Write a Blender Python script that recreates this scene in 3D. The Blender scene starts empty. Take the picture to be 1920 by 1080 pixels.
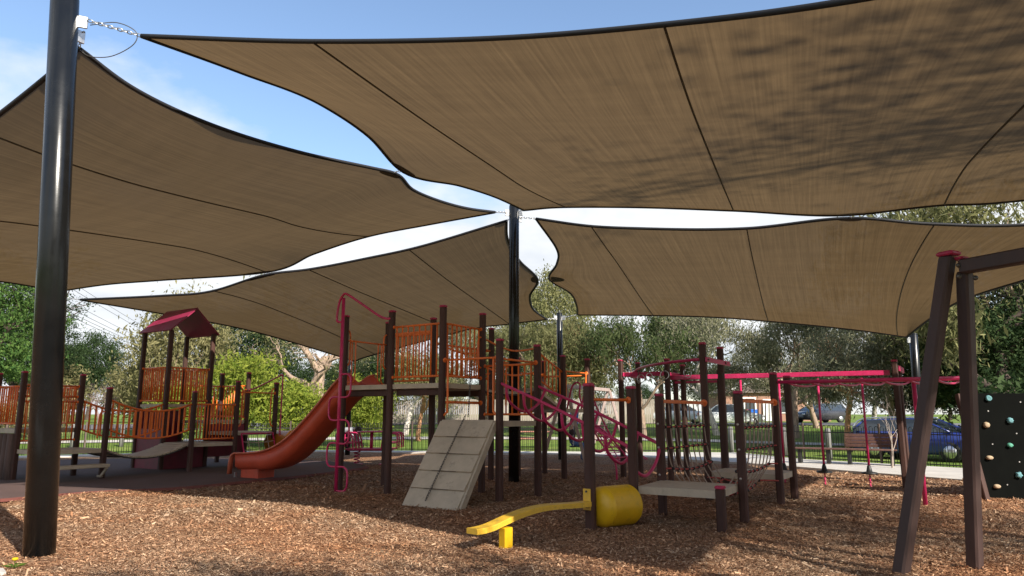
import bpy, bmesh, math, random
import numpy as np
from mathutils import Vector, Matrix, Quaternion

R = math.radians
scene = bpy.context.scene
col = scene.collection

# ------------------------------------------------------------------ camera
cam_d = bpy.data.cameras.new('camera')
cam_d.sensor_width = 36.0
cam_d.lens = 36.0 * 1331.0 / 1920.0
cam_d.clip_start = 0.05
cam_d.clip_end = 2000.0
cam = bpy.data.objects.new('camera', cam_d)
cam.location = (0, 0, 1.5)
cam.rotation_euler = (R(90 + 10.05), 0, 0)
col.objects.link(cam)
scene.camera = cam

# ------------------------------------------------------------------ light
SUN_EL = R(34)
SUN_DIR = Vector((0.62 * math.cos(SUN_EL), -0.785 * math.cos(SUN_EL), math.sin(SUN_EL))).normalized()
world = bpy.data.worlds.new('World')
scene.world = world
world.use_nodes = True
wn, wl = world.node_tree.nodes, world.node_tree.links
wn.clear()
w_out = wn.new('ShaderNodeOutputWorld')
w_bg = wn.new('ShaderNodeBackground')
w_bg.inputs['Strength'].default_value = 0.14
sky = wn.new('ShaderNodeTexSky')
sky.sky_type = 'NISHITA'
sky.sun_disc = False
sky.sun_elevation = SUN_EL
sky.sun_rotation = math.atan2(SUN_DIR.x, SUN_DIR.y)
sky.air_density = 1.0
sky.dust_density = 0.6
sky.ozone_density = 1.5
tc = wn.new('ShaderNodeTexCoord')
sep = wn.new('ShaderNodeSeparateXYZ')
wl.new(tc.outputs['Generated'], sep.inputs[0])
zadd = wn.new('ShaderNodeMath'); zadd.operation = 'ADD'; zadd.inputs[1].default_value = 0.22
zmax = wn.new('ShaderNodeMath'); zmax.operation = 'MAXIMUM'; zmax.inputs[1].default_value = 0.0
wl.new(sep.outputs['Z'], zmax.inputs[0]); wl.new(zmax.outputs[0], zadd.inputs[0])
dx = wn.new('ShaderNodeMath'); dx.operation = 'DIVIDE'
dy = wn.new('ShaderNodeMath'); dy.operation = 'DIVIDE'
wl.new(sep.outputs['X'], dx.inputs[0]); wl.new(zadd.outputs[0], dx.inputs[1])
wl.new(sep.outputs['Y'], dy.inputs[0]); wl.new(zadd.outputs[0], dy.inputs[1])
comb = wn.new('ShaderNodeCombineXYZ')
wl.new(dx.outputs[0], comb.inputs['X']); wl.new(dy.outputs[0], comb.inputs['Y'])
comb.inputs['Z'].default_value = 9.3
# broad bank of cloud and small puffs
cn = wn.new('ShaderNodeTexNoise'); cn.inputs['Scale'].default_value = 0.55; cn.inputs['Detail'].default_value = 3.0
cn2 = wn.new('ShaderNodeTexNoise'); cn2.inputs['Scale'].default_value = 2.3; cn2.inputs['Detail'].default_value = 9.0; cn2.inputs['Roughness'].default_value = 0.58
wl.new(comb.outputs[0], cn.inputs['Vector']); wl.new(comb.outputs[0], cn2.inputs['Vector'])
mA = wn.new('ShaderNodeMath'); mA.operation = 'MULTIPLY_ADD'; mA.inputs[1].default_value = 1.0; mA.inputs[2].default_value = 0.0
wl.new(cn.outputs['Fac'], mA.inputs[0])
mB = wn.new('ShaderNodeMath'); mB.operation = 'MULTIPLY_ADD'; mB.inputs[1].default_value = 0.62
wl.new(cn2.outputs['Fac'], mB.inputs[0]); wl.new(mA.outputs[0], mB.inputs[2])
ramp = wn.new('ShaderNodeValToRGB')
ramp.color_ramp.elements[0].position = 0.78; ramp.color_ramp.elements[0].color = (0, 0, 0, 1)
ramp.color_ramp.elements[1].position = 0.98; ramp.color_ramp.elements[1].color = (1, 1, 1, 1)
hz_ = wn.new('ShaderNodeMapRange'); hz_.inputs[1].default_value = 0.2; hz_.inputs[2].default_value = 0.47; hz_.inputs[3].default_value = 0.20; hz_.inputs[4].default_value = -0.02
wl.new(sep.outputs['Z'], hz_.inputs[0])
mC = wn.new('ShaderNodeMath'); mC.operation = 'ADD'
wl.new(mB.outputs[0], mC.inputs[0]); wl.new(hz_.outputs[0], mC.inputs[1]); wl.new(mC.outputs[0], ramp.inputs[0])
ccol = wn.new('ShaderNodeValToRGB')
ccol.color_ramp.elements[0].position = 0.3; ccol.color_ramp.elements[0].color = (3.0, 3.25, 3.6, 1)
ccol.color_ramp.elements[1].position = 0.65; ccol.color_ramp.elements[1].color = (4.3, 4.4, 4.5, 1)
wl.new(cn2.outputs['Fac'], ccol.inputs[0])
tint = wn.new('ShaderNodeMix'); tint.data_type = 'RGBA'; tint.blend_type = 'MULTIPLY'; tint.inputs[0].default_value = 1.0
tint.inputs[7].default_value = (1.0, 1.0, 1.0, 1)
wl.new(sky.outputs[0], tint.inputs[6])
wmix = wn.new('ShaderNodeMix'); wmix.data_type = 'RGBA'
wl.new(ramp.outputs[0], wmix.inputs[0])
wl.new(tint.outputs[2], wmix.inputs[6])
wl.new(ccol.outputs[0], wmix.inputs[7])
wl.new(wmix.outputs[2], w_bg.inputs['Color'])
wl.new(w_bg.outputs[0], w_out.inputs[0])

sun_d = bpy.data.lights.new('sun', 'SUN')
sun_d.energy = 5.0
sun_d.angle = R(0.55)
sun_d.color = (1.0, 0.93, 0.82)
sun = bpy.data.objects.new('sun', sun_d)
sun.rotation_euler = SUN_DIR.to_track_quat('Z', 'Y').to_euler()
sun.location = (20, -25, 30)
col.objects.link(sun)

scene.view_settings.view_transform = 'Standard'
scene.view_settings.look = 'None'
scene.view_settings.exposure = 0.85
scene.view_settings.gamma = 1.0
scene.view_settings.use_curve_mapping = False

rng = np.random.default_rng(11)
random.seed(11)

# ------------------------------------------------------------------ materials
def mat(name, base, rough=0.6, var=0.15, scale=6.0, bump=0.0, bscale=None, metal=0.0, spec=0.5, coat=0.0, dark=None, stretch=None, scuff=0.0):
    m = bpy.data.materials.new(name); m.use_nodes = True
    nt = m.node_tree; n, l = nt.nodes, nt.links
    b = n['Principled BSDF']
    b.inputs['Roughness'].default_value = rough
    b.inputs['Metallic'].default_value = metal
    b.inputs['Specular IOR Level'].default_value = spec
    b.inputs['Coat Weight'].default_value = coat
    t = n.new('ShaderNodeTexCoord'); mp = n.new('ShaderNodeMapping')
    l.new(t.outputs['Object'], mp.inputs['Vector'])
    if stretch: mp.inputs['Scale'].default_value = stretch
    no = n.new('ShaderNodeTexNoise'); no.inputs['Scale'].default_value = scale; no.inputs['Detail'].default_value = 6; no.inputs['Roughness'].default_value = 0.65
    l.new(mp.outputs[0], no.inputs['Vector'])
    r = n.new('ShaderNodeValToRGB')
    lo = dark if dark else tuple(c * (1 - var) for c in base)
    hi = tuple(min(1, c * (1 + var)) for c in base)
    r.color_ramp.elements[0].position = 0.3; r.color_ramp.elements[0].color = (*lo, 1)
    r.color_ramp.elements[1].position = 0.7; r.color_ramp.elements[1].color = (*hi, 1)
    l.new(no.outputs['Fac'], r.inputs[0]); l.new(r.outputs[0], b.inputs['Base Color'])
    if scuff > 0:
        sn = n.new('ShaderNodeTexNoise'); sn.inputs['Scale'].default_value = 7.0; sn.inputs['Detail'].default_value = 9; sn.inputs['Roughness'].default_value = 0.75
        l.new(t.outputs['Object'], sn.inputs['Vector'])
        sr = n.new('ShaderNodeValToRGB'); sr.color_ramp.elements[0].position = 0.56; sr.color_ramp.elements[0].color = (0, 0, 0, 1)
        sr.color_ramp.elements[1].position = 0.66; sr.color_ramp.elements[1].color = (scuff, scuff, scuff, 1)
        l.new(sn.outputs['Fac'], sr.inputs[0])
        sm_ = n.new('ShaderNodeMix'); sm_.data_type = 'RGBA'; l.new(sr.outputs[0], sm_.inputs[0]); l.new(r.outputs[0], sm_.inputs[6])
        sm_.inputs[7].default_value = (*[0.4 * c + 0.03 for c in base], 1); l.new(sm_.outputs[2], b.inputs['Base Color'])
    rr = n.new('ShaderNodeMapRange'); rr.inputs[3].default_value = max(0.02, rough - 0.1); rr.inputs[4].default_value = min(1, rough + 0.12)
    l.new(no.outputs['Fac'], rr.inputs[0]); l.new(rr.outputs[0], b.inputs['Roughness'])
    if bump > 0:
        nb = n.new('ShaderNodeTexNoise'); nb.inputs['Scale'].default_value = bscale or scale * 5; nb.inputs['Detail'].default_value = 5
        l.new(mp.outputs[0], nb.inputs['Vector'])
        bp = n.new('ShaderNodeBump'); bp.inputs['Strength'].default_value = bump; bp.inputs['Distance'].default_value = 0.01
        l.new(nb.outputs['Fac'], bp.inputs['Height']); l.new(bp.outputs[0], b.inputs['Normal'])
    return m

def leaf_mat(name, c0, c1, trans=0.35, rough=0.75):
    m = bpy.data.materials.new(name); m.use_nodes = True
    nt = m.node_tree; n, l = nt.nodes, nt.links
    b = n['Principled BSDF']; b.inputs['Roughness'].default_value = rough; b.inputs['Specular IOR Level'].default_value = 0.12
    g = n.new('ShaderNodeNewGeometry'); r = n.new('ShaderNodeValToRGB')
    r.color_ramp.elements[0].color = (*c0, 1); r.color_ramp.elements[1].color = (*c1, 1)
    l.new(g.outputs['Random Per Island'], r.inputs[0])
    oi = n.new('ShaderNodeObjectInfo'); hv = n.new('ShaderNodeHueSaturation')
    mr = n.new('ShaderNodeMapRange'); mr.inputs[3].default_value = 0.8; mr.inputs[4].default_value = 1.2
    l.new(oi.outputs['Random'], mr.inputs[0]); l.new(mr.outputs[0], hv.inputs['Value']); l.new(r.outputs[0], hv.inputs['Color'])
    l.new(hv.outputs[0], b.inputs['Base Color'])
    tr = n.new('ShaderNodeBsdfTranslucent'); l.new(hv.outputs[0], tr.inputs['Color'])
    mx = n.new('ShaderNodeMixShader'); mx.inputs[0].default_value = trans
    l.new(b.outputs[0], mx.inputs[1]); l.new(tr.outputs[0], mx.inputs[2]); l.new(mx.outputs[0], n['Material Output'].inputs[0])
    return m

M = {}
M['post'] = mat('brown_recycled_post', (0.068, 0.033, 0.026), 0.62, 0.3, 5, 0.35, 40, stretch=(1, 1, 0.15), spec=0.25, scuff=0.6)
M['cap'] = mat('magenta_cap', (0.40, 0.02, 0.075), 0.5, 0.2, 20)
M['magenta'] = mat('magenta_paint', (0.50, 0.022, 0.105), 0.32, 0.16, 9, 0.08, 60, scuff=0.4)
M['maroon'] = mat('maroon_panel', (0.17, 0.010, 0.028), 0.5, 0.25, 4)
M['orange'] = mat('orange_paint', (0.78, 0.165, 0.024), 0.35, 0.14, 8, 0.05, 60, scuff=0.35)
M['deck'] = mat('beige_deck', (0.45, 0.375, 0.28), 0.62, 0.12, 5, 0.15, 60, scuff=0.5)
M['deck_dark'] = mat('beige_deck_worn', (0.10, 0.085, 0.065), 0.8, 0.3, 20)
M['slide'] = mat('terracotta_slide', (0.50, 0.070, 0.030), 0.46, 0.14, 3, 0.04, 30, scuff=0.35)
M['slide_lip'] = mat('slide_lip', (0.52, 0.13, 0.07), 0.42, 0.14, 5)
M['yellow'] = mat('yellow_plastic', (0.68, 0.40, 0.010), 0.38, 0.08, 6, 0.06, 50, scuff=0.35)
M['yellow_worn'] = mat('yellow_worn_paint', (0.66, 0.40, 0.035), 0.45, 0.12, 9, 0.1, 40, scuff=0.8)
M['amber'] = mat('amber_tube', (0.72, 0.27, 0.02), 0.4, 0.1, 4)
M['black_steel'] = mat('black_steel', (0.006, 0.0065, 0.007), 0.24, 0.3, 3, 0.03, 80, spec=0.4)
M['galv'] = mat('galvanised', (0.55, 0.55, 0.55), 0.35, 0.2, 30, metal=0.9)
M['chain_dark'] = mat('dark_chain', (0.11, 0.10, 0.09), 0.5, 0.3, 30, metal=0.6)
M['band'] = mat('sail_edge_webbing', (0.008, 0.008, 0.011), 0.7, 0.2, 30)
M['patch'] = mat('sail_patch', (0.06, 0.045, 0.03), 0.8, 0.2, 10)
M['swing'] = mat('swing_timber', (0.050, 0.027, 0.023), 0.6, 0.35, 4, 0.5, 30, stretch=(1, 1, 0.12))
M['bolt'] = mat('bolt', (0.55, 0.52, 0.5), 0.4, 0.1, 20, metal=0.7)
M['rope'] = mat('net_rope', (0.36, 0.27, 0.21), 0.85, 0.3, 60)
M['rope_red'] = mat('net_rope_red', (0.42, 0.07, 0.06), 0.8, 0.3, 60)
M['joiner'] = mat('net_joiner', (0.012, 0.012, 0.012), 0.5, 0.2, 30)
M['wall_black'] = mat('climbing_panel', (0.004, 0.0045, 0.004), 0.8, 0.3, 3, 0.1, 30, spec=0.05)
M['hold_teal'] = mat('hold_teal', (0.12, 0.28, 0.31), 0.7, 0.2, 30, 0.2)
M['hold_green'] = mat('hold_green', (0.08, 0.30, 0.21), 0.7, 0.2, 30, 0.2)
M['hold_sand'] = mat('hold_sand', (0.42, 0.31, 0.20), 0.75, 0.2, 30, 0.2)
M['hold_ochre'] = mat('hold_ochre', (0.55, 0.28, 0.12), 0.75, 0.2, 30, 0.2)
M['fence'] = mat('fence_black', (0.015, 0.014, 0.014), 0.45, 0.2, 10)
M['fence_post'] = mat('fence_post_brown', (0.10, 0.07, 0.055), 0.5, 0.2, 10)
M['paling'] = mat('weathered_paling', (0.30, 0.26, 0.215), 0.9, 0.4, 3, 0.4, 30, stretch=(2, 2, 0.3))
M['bollard'] = mat('bollard_timber', (0.19, 0.185, 0.18), 0.9, 0.35, 5, 0.5, 30, stretch=(2, 2, 0.3))
M['concrete'] = mat('concrete', (0.47, 0.44, 0.40), 0.85, 0.14, 1.6, 0.3, 60, scuff=0.3)
M['asphalt'] = mat('asphalt', (0.12, 0.115, 0.115), 0.9, 0.2, 3, 0.3, 80)
M['rubber'] = mat('rubber_softfall', (0.085, 0.048, 0.041), 0.9, 0.22, 1.3, 0.5, 120)
M['rubber_red'] = mat('rubber_softfall_red', (0.15, 0.045, 0.034), 0.9, 0.2, 2, 0.5, 120)
M['brick'] = mat('brick_wall', (0.30, 0.165, 0.115), 0.9, 0.25, 20)
M['roof_tile'] = mat('roof_tile', (0.20, 0.16, 0.14), 0.85, 0.25, 10, 0.4, 20)
M['white'] = mat('white_paint', (0.78, 0.77, 0.74), 0.5, 0.06, 10)
M['glass'] = mat('dark_glass', (0.03, 0.04, 0.05), 0.08, 0.2, 3, spec=0.8)
M['tyre'] = mat('tyre', (0.015, 0.015, 0.015), 0.8, 0.2, 20)
M['silver'] = mat('silver_trim', (0.6, 0.6, 0.61), 0.25, 0.1, 20, metal=0.8)
M['car_blue'] = mat('car_blue', (0.018, 0.035, 0.20), 0.22, 0.08, 4, coat=0.6)
M['car_white'] = mat('car_white', (0.72, 0.74, 0.77), 0.25, 0.05, 4, coat=0.5)
M['car_dark'] = mat('car_dark', (0.03, 0.03, 0.032), 0.25, 0.1, 4, coat=0.5)
M['lamp_red'] = mat('lamp_red', (0.5, 0.02, 0.02), 0.2, 0.1, 10)
M['bin_blue'] = mat('bin_blue', (0.02, 0.14, 0.55), 0.45, 0.1, 10)
M['bin_red'] = mat('bin_red', (0.25, 0.02, 0.02), 0.45, 0.1, 10)
M['bench'] = mat('bench_slat', (0.115, 0.055, 0.042), 0.7, 0.3, 5, 0.3, 40)
M['bench_red'] = mat('picnic_plank', (0.36, 0.15, 0.10), 0.75, 0.25, 5, 0.3, 40)
M['timber_grey'] = mat('swing_timber_grey', (0.34, 0.26, 0.23), 0.8, 0.2, 5, 0.3, 40)
M['log'] = mat('dark_log', (0.10, 0.065, 0.055), 0.9, 0.5, 4, 0.8, 14, stretch=(2, 2, 0.25))
M['skin'] = mat('skin', (0.52, 0.31, 0.23), 0.55, 0.06, 15)
M['hair'] = mat('hair', (0.03, 0.018, 0.012), 0.6, 0.3, 30)
M['jacket'] = mat('dark_jacket', (0.035, 0.02, 0.022), 0.85, 0.2, 12, 0.3, 60)
M['jeans'] = mat('blue_jeans', (0.06, 0.12, 0.24), 0.85, 0.25, 15, 0.3, 80)
M['greytop'] = mat('grey_top', (0.33, 0.35, 0.38), 0.85, 0.12, 12, 0.3, 60)
M['trousers'] = mat('dark_trousers', (0.015, 0.016, 0.022), 0.85, 0.2, 12, 0.3, 60)
M['shoe'] = mat('blue_shoe', (0.04, 0.06, 0.16), 0.7, 0.2, 20)
M['bark_gum'] = mat('gum_bark', (0.30, 0.215, 0.155), 0.9, 0.4, 3, 0.6, 12, stretch=(1.5, 1.5, 0.4))
M['bark_pale'] = mat('pale_bark', (0.52, 0.47, 0.41), 0.85, 0.25, 3, 0.4, 12, stretch=(1.5, 1.5, 0.4))
M['bark_orange'] = mat('orange_bark', (0.40, 0.20, 0.11), 0.9, 0.35, 3, 0.5, 12)
M['bark_dark'] = mat('dark_bark', (0.065, 0.045, 0.035), 0.95, 0.4, 4, 0.8, 10)
M['twig_purple'] = mat('purple_twig', (0.23, 0.165, 0.165), 0.9, 0.3, 4)
M['twig_pale'] = mat('pale_twig', (0.40, 0.33, 0.28), 0.85, 0.2, 4)
M['wire'] = mat('power_wire', (0.05, 0.05, 0.055), 0.6, 0.1, 4)
M['leaf_olive'] = leaf_mat('leaf_olive', (0.095, 0.104, 0.040), (0.235, 0.225, 0.10))
M['leaf_grey'] = leaf_mat('leaf_grey', (0.11, 0.117, 0.066), (0.26, 0.25, 0.155))
M['leaf_green'] = leaf_mat('leaf_green', (0.05, 0.08, 0.026), (0.135, 0.165, 0.066))
M['leaf_dark'] = leaf_mat('leaf_dark', (0.018, 0.038, 0.014), (0.055, 0.085, 0.03), 0.25)
M['leaf_cedar'] = leaf_mat('leaf_cedar', (0.03, 0.075, 0.018), (0.10, 0.165, 0.04), 0.25)
M['leaf_wattle'] = leaf_mat('leaf_wattle', (0.10, 0.15, 0.018), (0.28, 0.31, 0.05), 0.42)
M['leaf_khaki'] = leaf_mat('leaf_khaki', (0.13, 0.125, 0.05), (0.30, 0.27, 0.13))
M['grass_blade'] = leaf_mat('grass_blade', (0.05, 0.11, 0.015), (0.15, 0.23, 0.04), 0.4)
M['petal'] = leaf_mat('dandelion_petal', (0.7, 0.5, 0.01), (0.8, 0.6, 0.03), 0.2)

def chip_mat():
    m = bpy.data.materials.new('wood_chip'); m.use_nodes = True
    n, l = m.node_tree.nodes, m.node_tree.links
    b = n['Principled BSDF']; b.inputs['Roughness'].default_value = 0.85
    g = n.new('ShaderNodeNewGeometry'); r = n.new('ShaderNodeValToRGB')
    e = r.color_ramp.elements
    e[0].position = 0.0; e[0].color = (0.115, 0.064, 0.038, 1)
    e[1].position = 1.0; e[1].color = (0.45, 0.34, 0.245, 1)
    for p, c in ((0.3, (0.20, 0.112, 0.064, 1)), (0.65, (0.285, 0.178, 0.108, 1)), (0.88, (0.41, 0.29, 0.195, 1))):
        k = e.new(p); k.color = c
    l.new(g.outputs['Random Per Island'], r.inputs[0])
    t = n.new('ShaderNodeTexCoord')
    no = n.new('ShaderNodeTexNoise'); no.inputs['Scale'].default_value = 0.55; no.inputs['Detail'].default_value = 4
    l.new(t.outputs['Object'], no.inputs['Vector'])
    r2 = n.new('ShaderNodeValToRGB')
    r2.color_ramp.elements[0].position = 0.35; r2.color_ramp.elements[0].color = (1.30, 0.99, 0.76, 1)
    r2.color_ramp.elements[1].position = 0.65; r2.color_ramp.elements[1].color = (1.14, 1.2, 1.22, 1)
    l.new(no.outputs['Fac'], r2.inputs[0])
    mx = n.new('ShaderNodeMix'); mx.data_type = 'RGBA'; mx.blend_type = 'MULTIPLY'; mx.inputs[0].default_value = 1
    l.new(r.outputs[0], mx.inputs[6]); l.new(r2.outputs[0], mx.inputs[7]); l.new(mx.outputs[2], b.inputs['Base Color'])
    return m
M['chip'] = chip_mat()

def mulch_mat():
    m = bpy.data.materials.new('wood_chip_bed'); m.use_nodes = True
    n, l = m.node_tree.nodes, m.node_tree.links
    b = n['Principled BSDF']; b.inputs['Roughness'].default_value = 0.92; b.inputs['Specular IOR Level'].default_value = 0.2
    t = n.new('ShaderNodeTexCoord'); mp = n.new('ShaderNodeMapping'); l.new(t.outputs['Object'], mp.inputs[0])
    v = n.new('ShaderNodeTexVoronoi'); v.inputs['Scale'].default_value = 42; v.inputs['Randomness'].default_value = 1
    dn = n.new('ShaderNodeTexNoise'); dn.inputs['Scale'].default_value = 30
    l.new(mp.outputs[0], dn.inputs['Vector'])
    ad = n.new('ShaderNodeMix'); ad.data_type = 'RGBA'; ad.blend_type = 'ADD'; ad.inputs[0].default_value = 0.04
    l.new(mp.outputs[0], ad.inputs[6]); l.new(dn.outputs['Color'], ad.inputs[7]); l.new(ad.outputs[2], v.inputs['Vector'])
    hs = n.new('ShaderNodeSeparateColor'); l.new(v.outputs['Color'], hs.inputs[0])
    r = n.new('ShaderNodeValToRGB'); e = r.color_ramp.elements
    e[0].color = (0.06, 0.028, 0.015, 1); e[1].color = (0.48, 0.34, 0.22, 1)
    for p, c in ((0.4, (0.185, 0.10, 0.057, 1)), (0.8, (0.30, 0.195, 0.12, 1))):
        k = e.new(p); k.color = c
    l.new(hs.outputs[0], r.inputs[0])
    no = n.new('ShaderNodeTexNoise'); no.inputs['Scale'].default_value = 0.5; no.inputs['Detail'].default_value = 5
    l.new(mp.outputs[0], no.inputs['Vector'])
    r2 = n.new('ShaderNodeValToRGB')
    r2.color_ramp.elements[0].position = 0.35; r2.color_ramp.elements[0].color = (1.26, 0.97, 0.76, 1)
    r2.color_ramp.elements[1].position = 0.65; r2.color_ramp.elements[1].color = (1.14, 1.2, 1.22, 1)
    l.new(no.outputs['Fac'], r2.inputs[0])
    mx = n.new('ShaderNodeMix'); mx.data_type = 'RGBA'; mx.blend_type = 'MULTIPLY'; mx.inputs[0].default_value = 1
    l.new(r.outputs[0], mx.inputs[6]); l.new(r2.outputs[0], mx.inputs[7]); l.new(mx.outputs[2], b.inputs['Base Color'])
    bp = n.new('ShaderNodeBump'); bp.inputs['Strength'].default_value = 1.0; bp.inputs['Distance'].default_value = 0.03
    l.new(v.outputs['Distance'], bp.inputs['Height']); l.new(bp.outputs[0], b.inputs['Normal'])
    return m
M['mulch'] = mulch_mat()

def grass_mat():
    m = bpy.data.materials.new('lawn'); m.use_nodes = True
    n, l = m.node_tree.nodes, m.node_tree.links
    b = n['Principled BSDF']; b.inputs['Roughness'].default_value = 0.95; b.inputs['Specular IOR Level'].default_value = 0.15
    t = n.new('ShaderNodeTexCoord')
    a = n.new('ShaderNodeTexNoise'); a.inputs['Scale'].default_value = 0.25; a.inputs['Detail'].default_value = 9; a.inputs['Roughness'].default_value = 0.7
    l.new(t.outputs['Object'], a.inputs['Vector'])
    r = n.new('ShaderNodeValToRGB'); e = r.color_ramp.elements
    e[0].position = 0.32; e[0].color = (0.065, 0.115, 0.018, 1); e[1].position = 0.72; e[1].color = (0.235, 0.26, 0.075, 1)
    k = e.new(0.5); k.color = (0.125, 0.185, 0.032, 1)
    l.new(a.outputs['Fac'], r.inputs[0]); l.new(r.outputs[0], b.inputs['Base Color'])
    nb = n.new('ShaderNodeTexNoise'); nb.inputs['Scale'].default_value = 25; nb.inputs['Detail'].default_value = 4
    l.new(t.outputs['Object'], nb.inputs['Vector'])
    bp = n.new('ShaderNodeBump'); bp.inputs['Strength'].default_value = 0.8; bp.inputs['Distance'].default_value = 0.05
    l.new(nb.outputs['Fac'], bp.inputs['Height']); l.new(bp.outputs[0], b.inputs['Normal'])
    return m
M['grass'] = grass_mat()

def cloth_mat():
    m = bpy.data.materials.new('shade_cloth'); m.use_nodes = True
    n, l = m.node_tree.nodes, m.node_tree.links
    n.remove(n['Principled BSDF'])
    uv = n.new('ShaderNodeUVMap')
    mp = n.new('ShaderNodeMapping'); mp.inputs['Scale'].default_value = (20.0, 0.3, 1)
    l.new(uv.outputs[0], mp.inputs[0])
    no = n.new('ShaderNodeTexNoise'); no.inputs['Scale'].default_value = 1.0; no.inputs['Detail'].default_value = 7; no.inputs['Roughness'].default_value = 0.7
    l.new(mp.outputs[0], no.inputs['Vector'])
    mp2 = n.new('ShaderNodeMapping'); mp2.inputs['Scale'].default_value = (0.5, 3.0, 1); l.new(uv.outputs[0], mp2.inputs[0])
    no2 = n.new('ShaderNodeTexNoise'); no2.inputs['Scale'].default_value = 1.0; no2.inputs['Detail'].default_value = 5
    l.new(mp2.outputs[0], no2.inputs['Vector'])
    av = n.new('ShaderNodeMath'); av.operation = 'MULTIPLY_ADD'; av.inputs[1].default_value = 0.2
    l.new(no2.outputs['Fac'], av.inputs[0]); 
    sc = n.new('ShaderNodeMath'); sc.operation = 'MULTIPLY'; sc.inputs[1].default_value = 0.75; l.new(no.outputs['Fac'], sc.inputs[0]); l.new(sc.outputs[0], av.inputs[2])
    r = n.new('ShaderNodeValToRGB'); e = r.color_ramp.elements
    e[0].position = 0.3; e[0].color = (0.080, 0.0515, 0.025, 1); e[1].position = 0.75; e[1].color = (0.166, 0.109, 0.053, 1)
    l.new(av.outputs[0], r.inputs[0])
    d = n.new('ShaderNodeBsdfDiffuse'); l.new(r.outputs[0], d.inputs[0])
    tr = n.new('ShaderNodeBsdfTranslucent'); l.new(r.outputs[0], tr.inputs[0])
    m1 = n.new('ShaderNodeMixShader'); m1.inputs[0].default_value = 0.55
    l.new(d.outputs[0], m1.inputs[1]); l.new(tr.outputs[0], m1.inputs[2])
    tp = n.new('ShaderNodeBsdfTransparent'); tp.inputs[0].default_value = (1, 0.93, 0.82, 1)
    m2 = n.new('ShaderNodeMixShader'); m2.inputs[0].default_value = 0.012
    l.new(m1.outputs[0], m2.inputs[1]); l.new(tp.outputs[0], m2.inputs[2])
    l.new(m2.outputs[0], n['Material Output'].inputs[0])
    return m
M['cloth'] = cloth_mat()

# ------------------------------------------------------------------ mesh helpers
ORG = {}          # world origin of every object, for parenting

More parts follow.
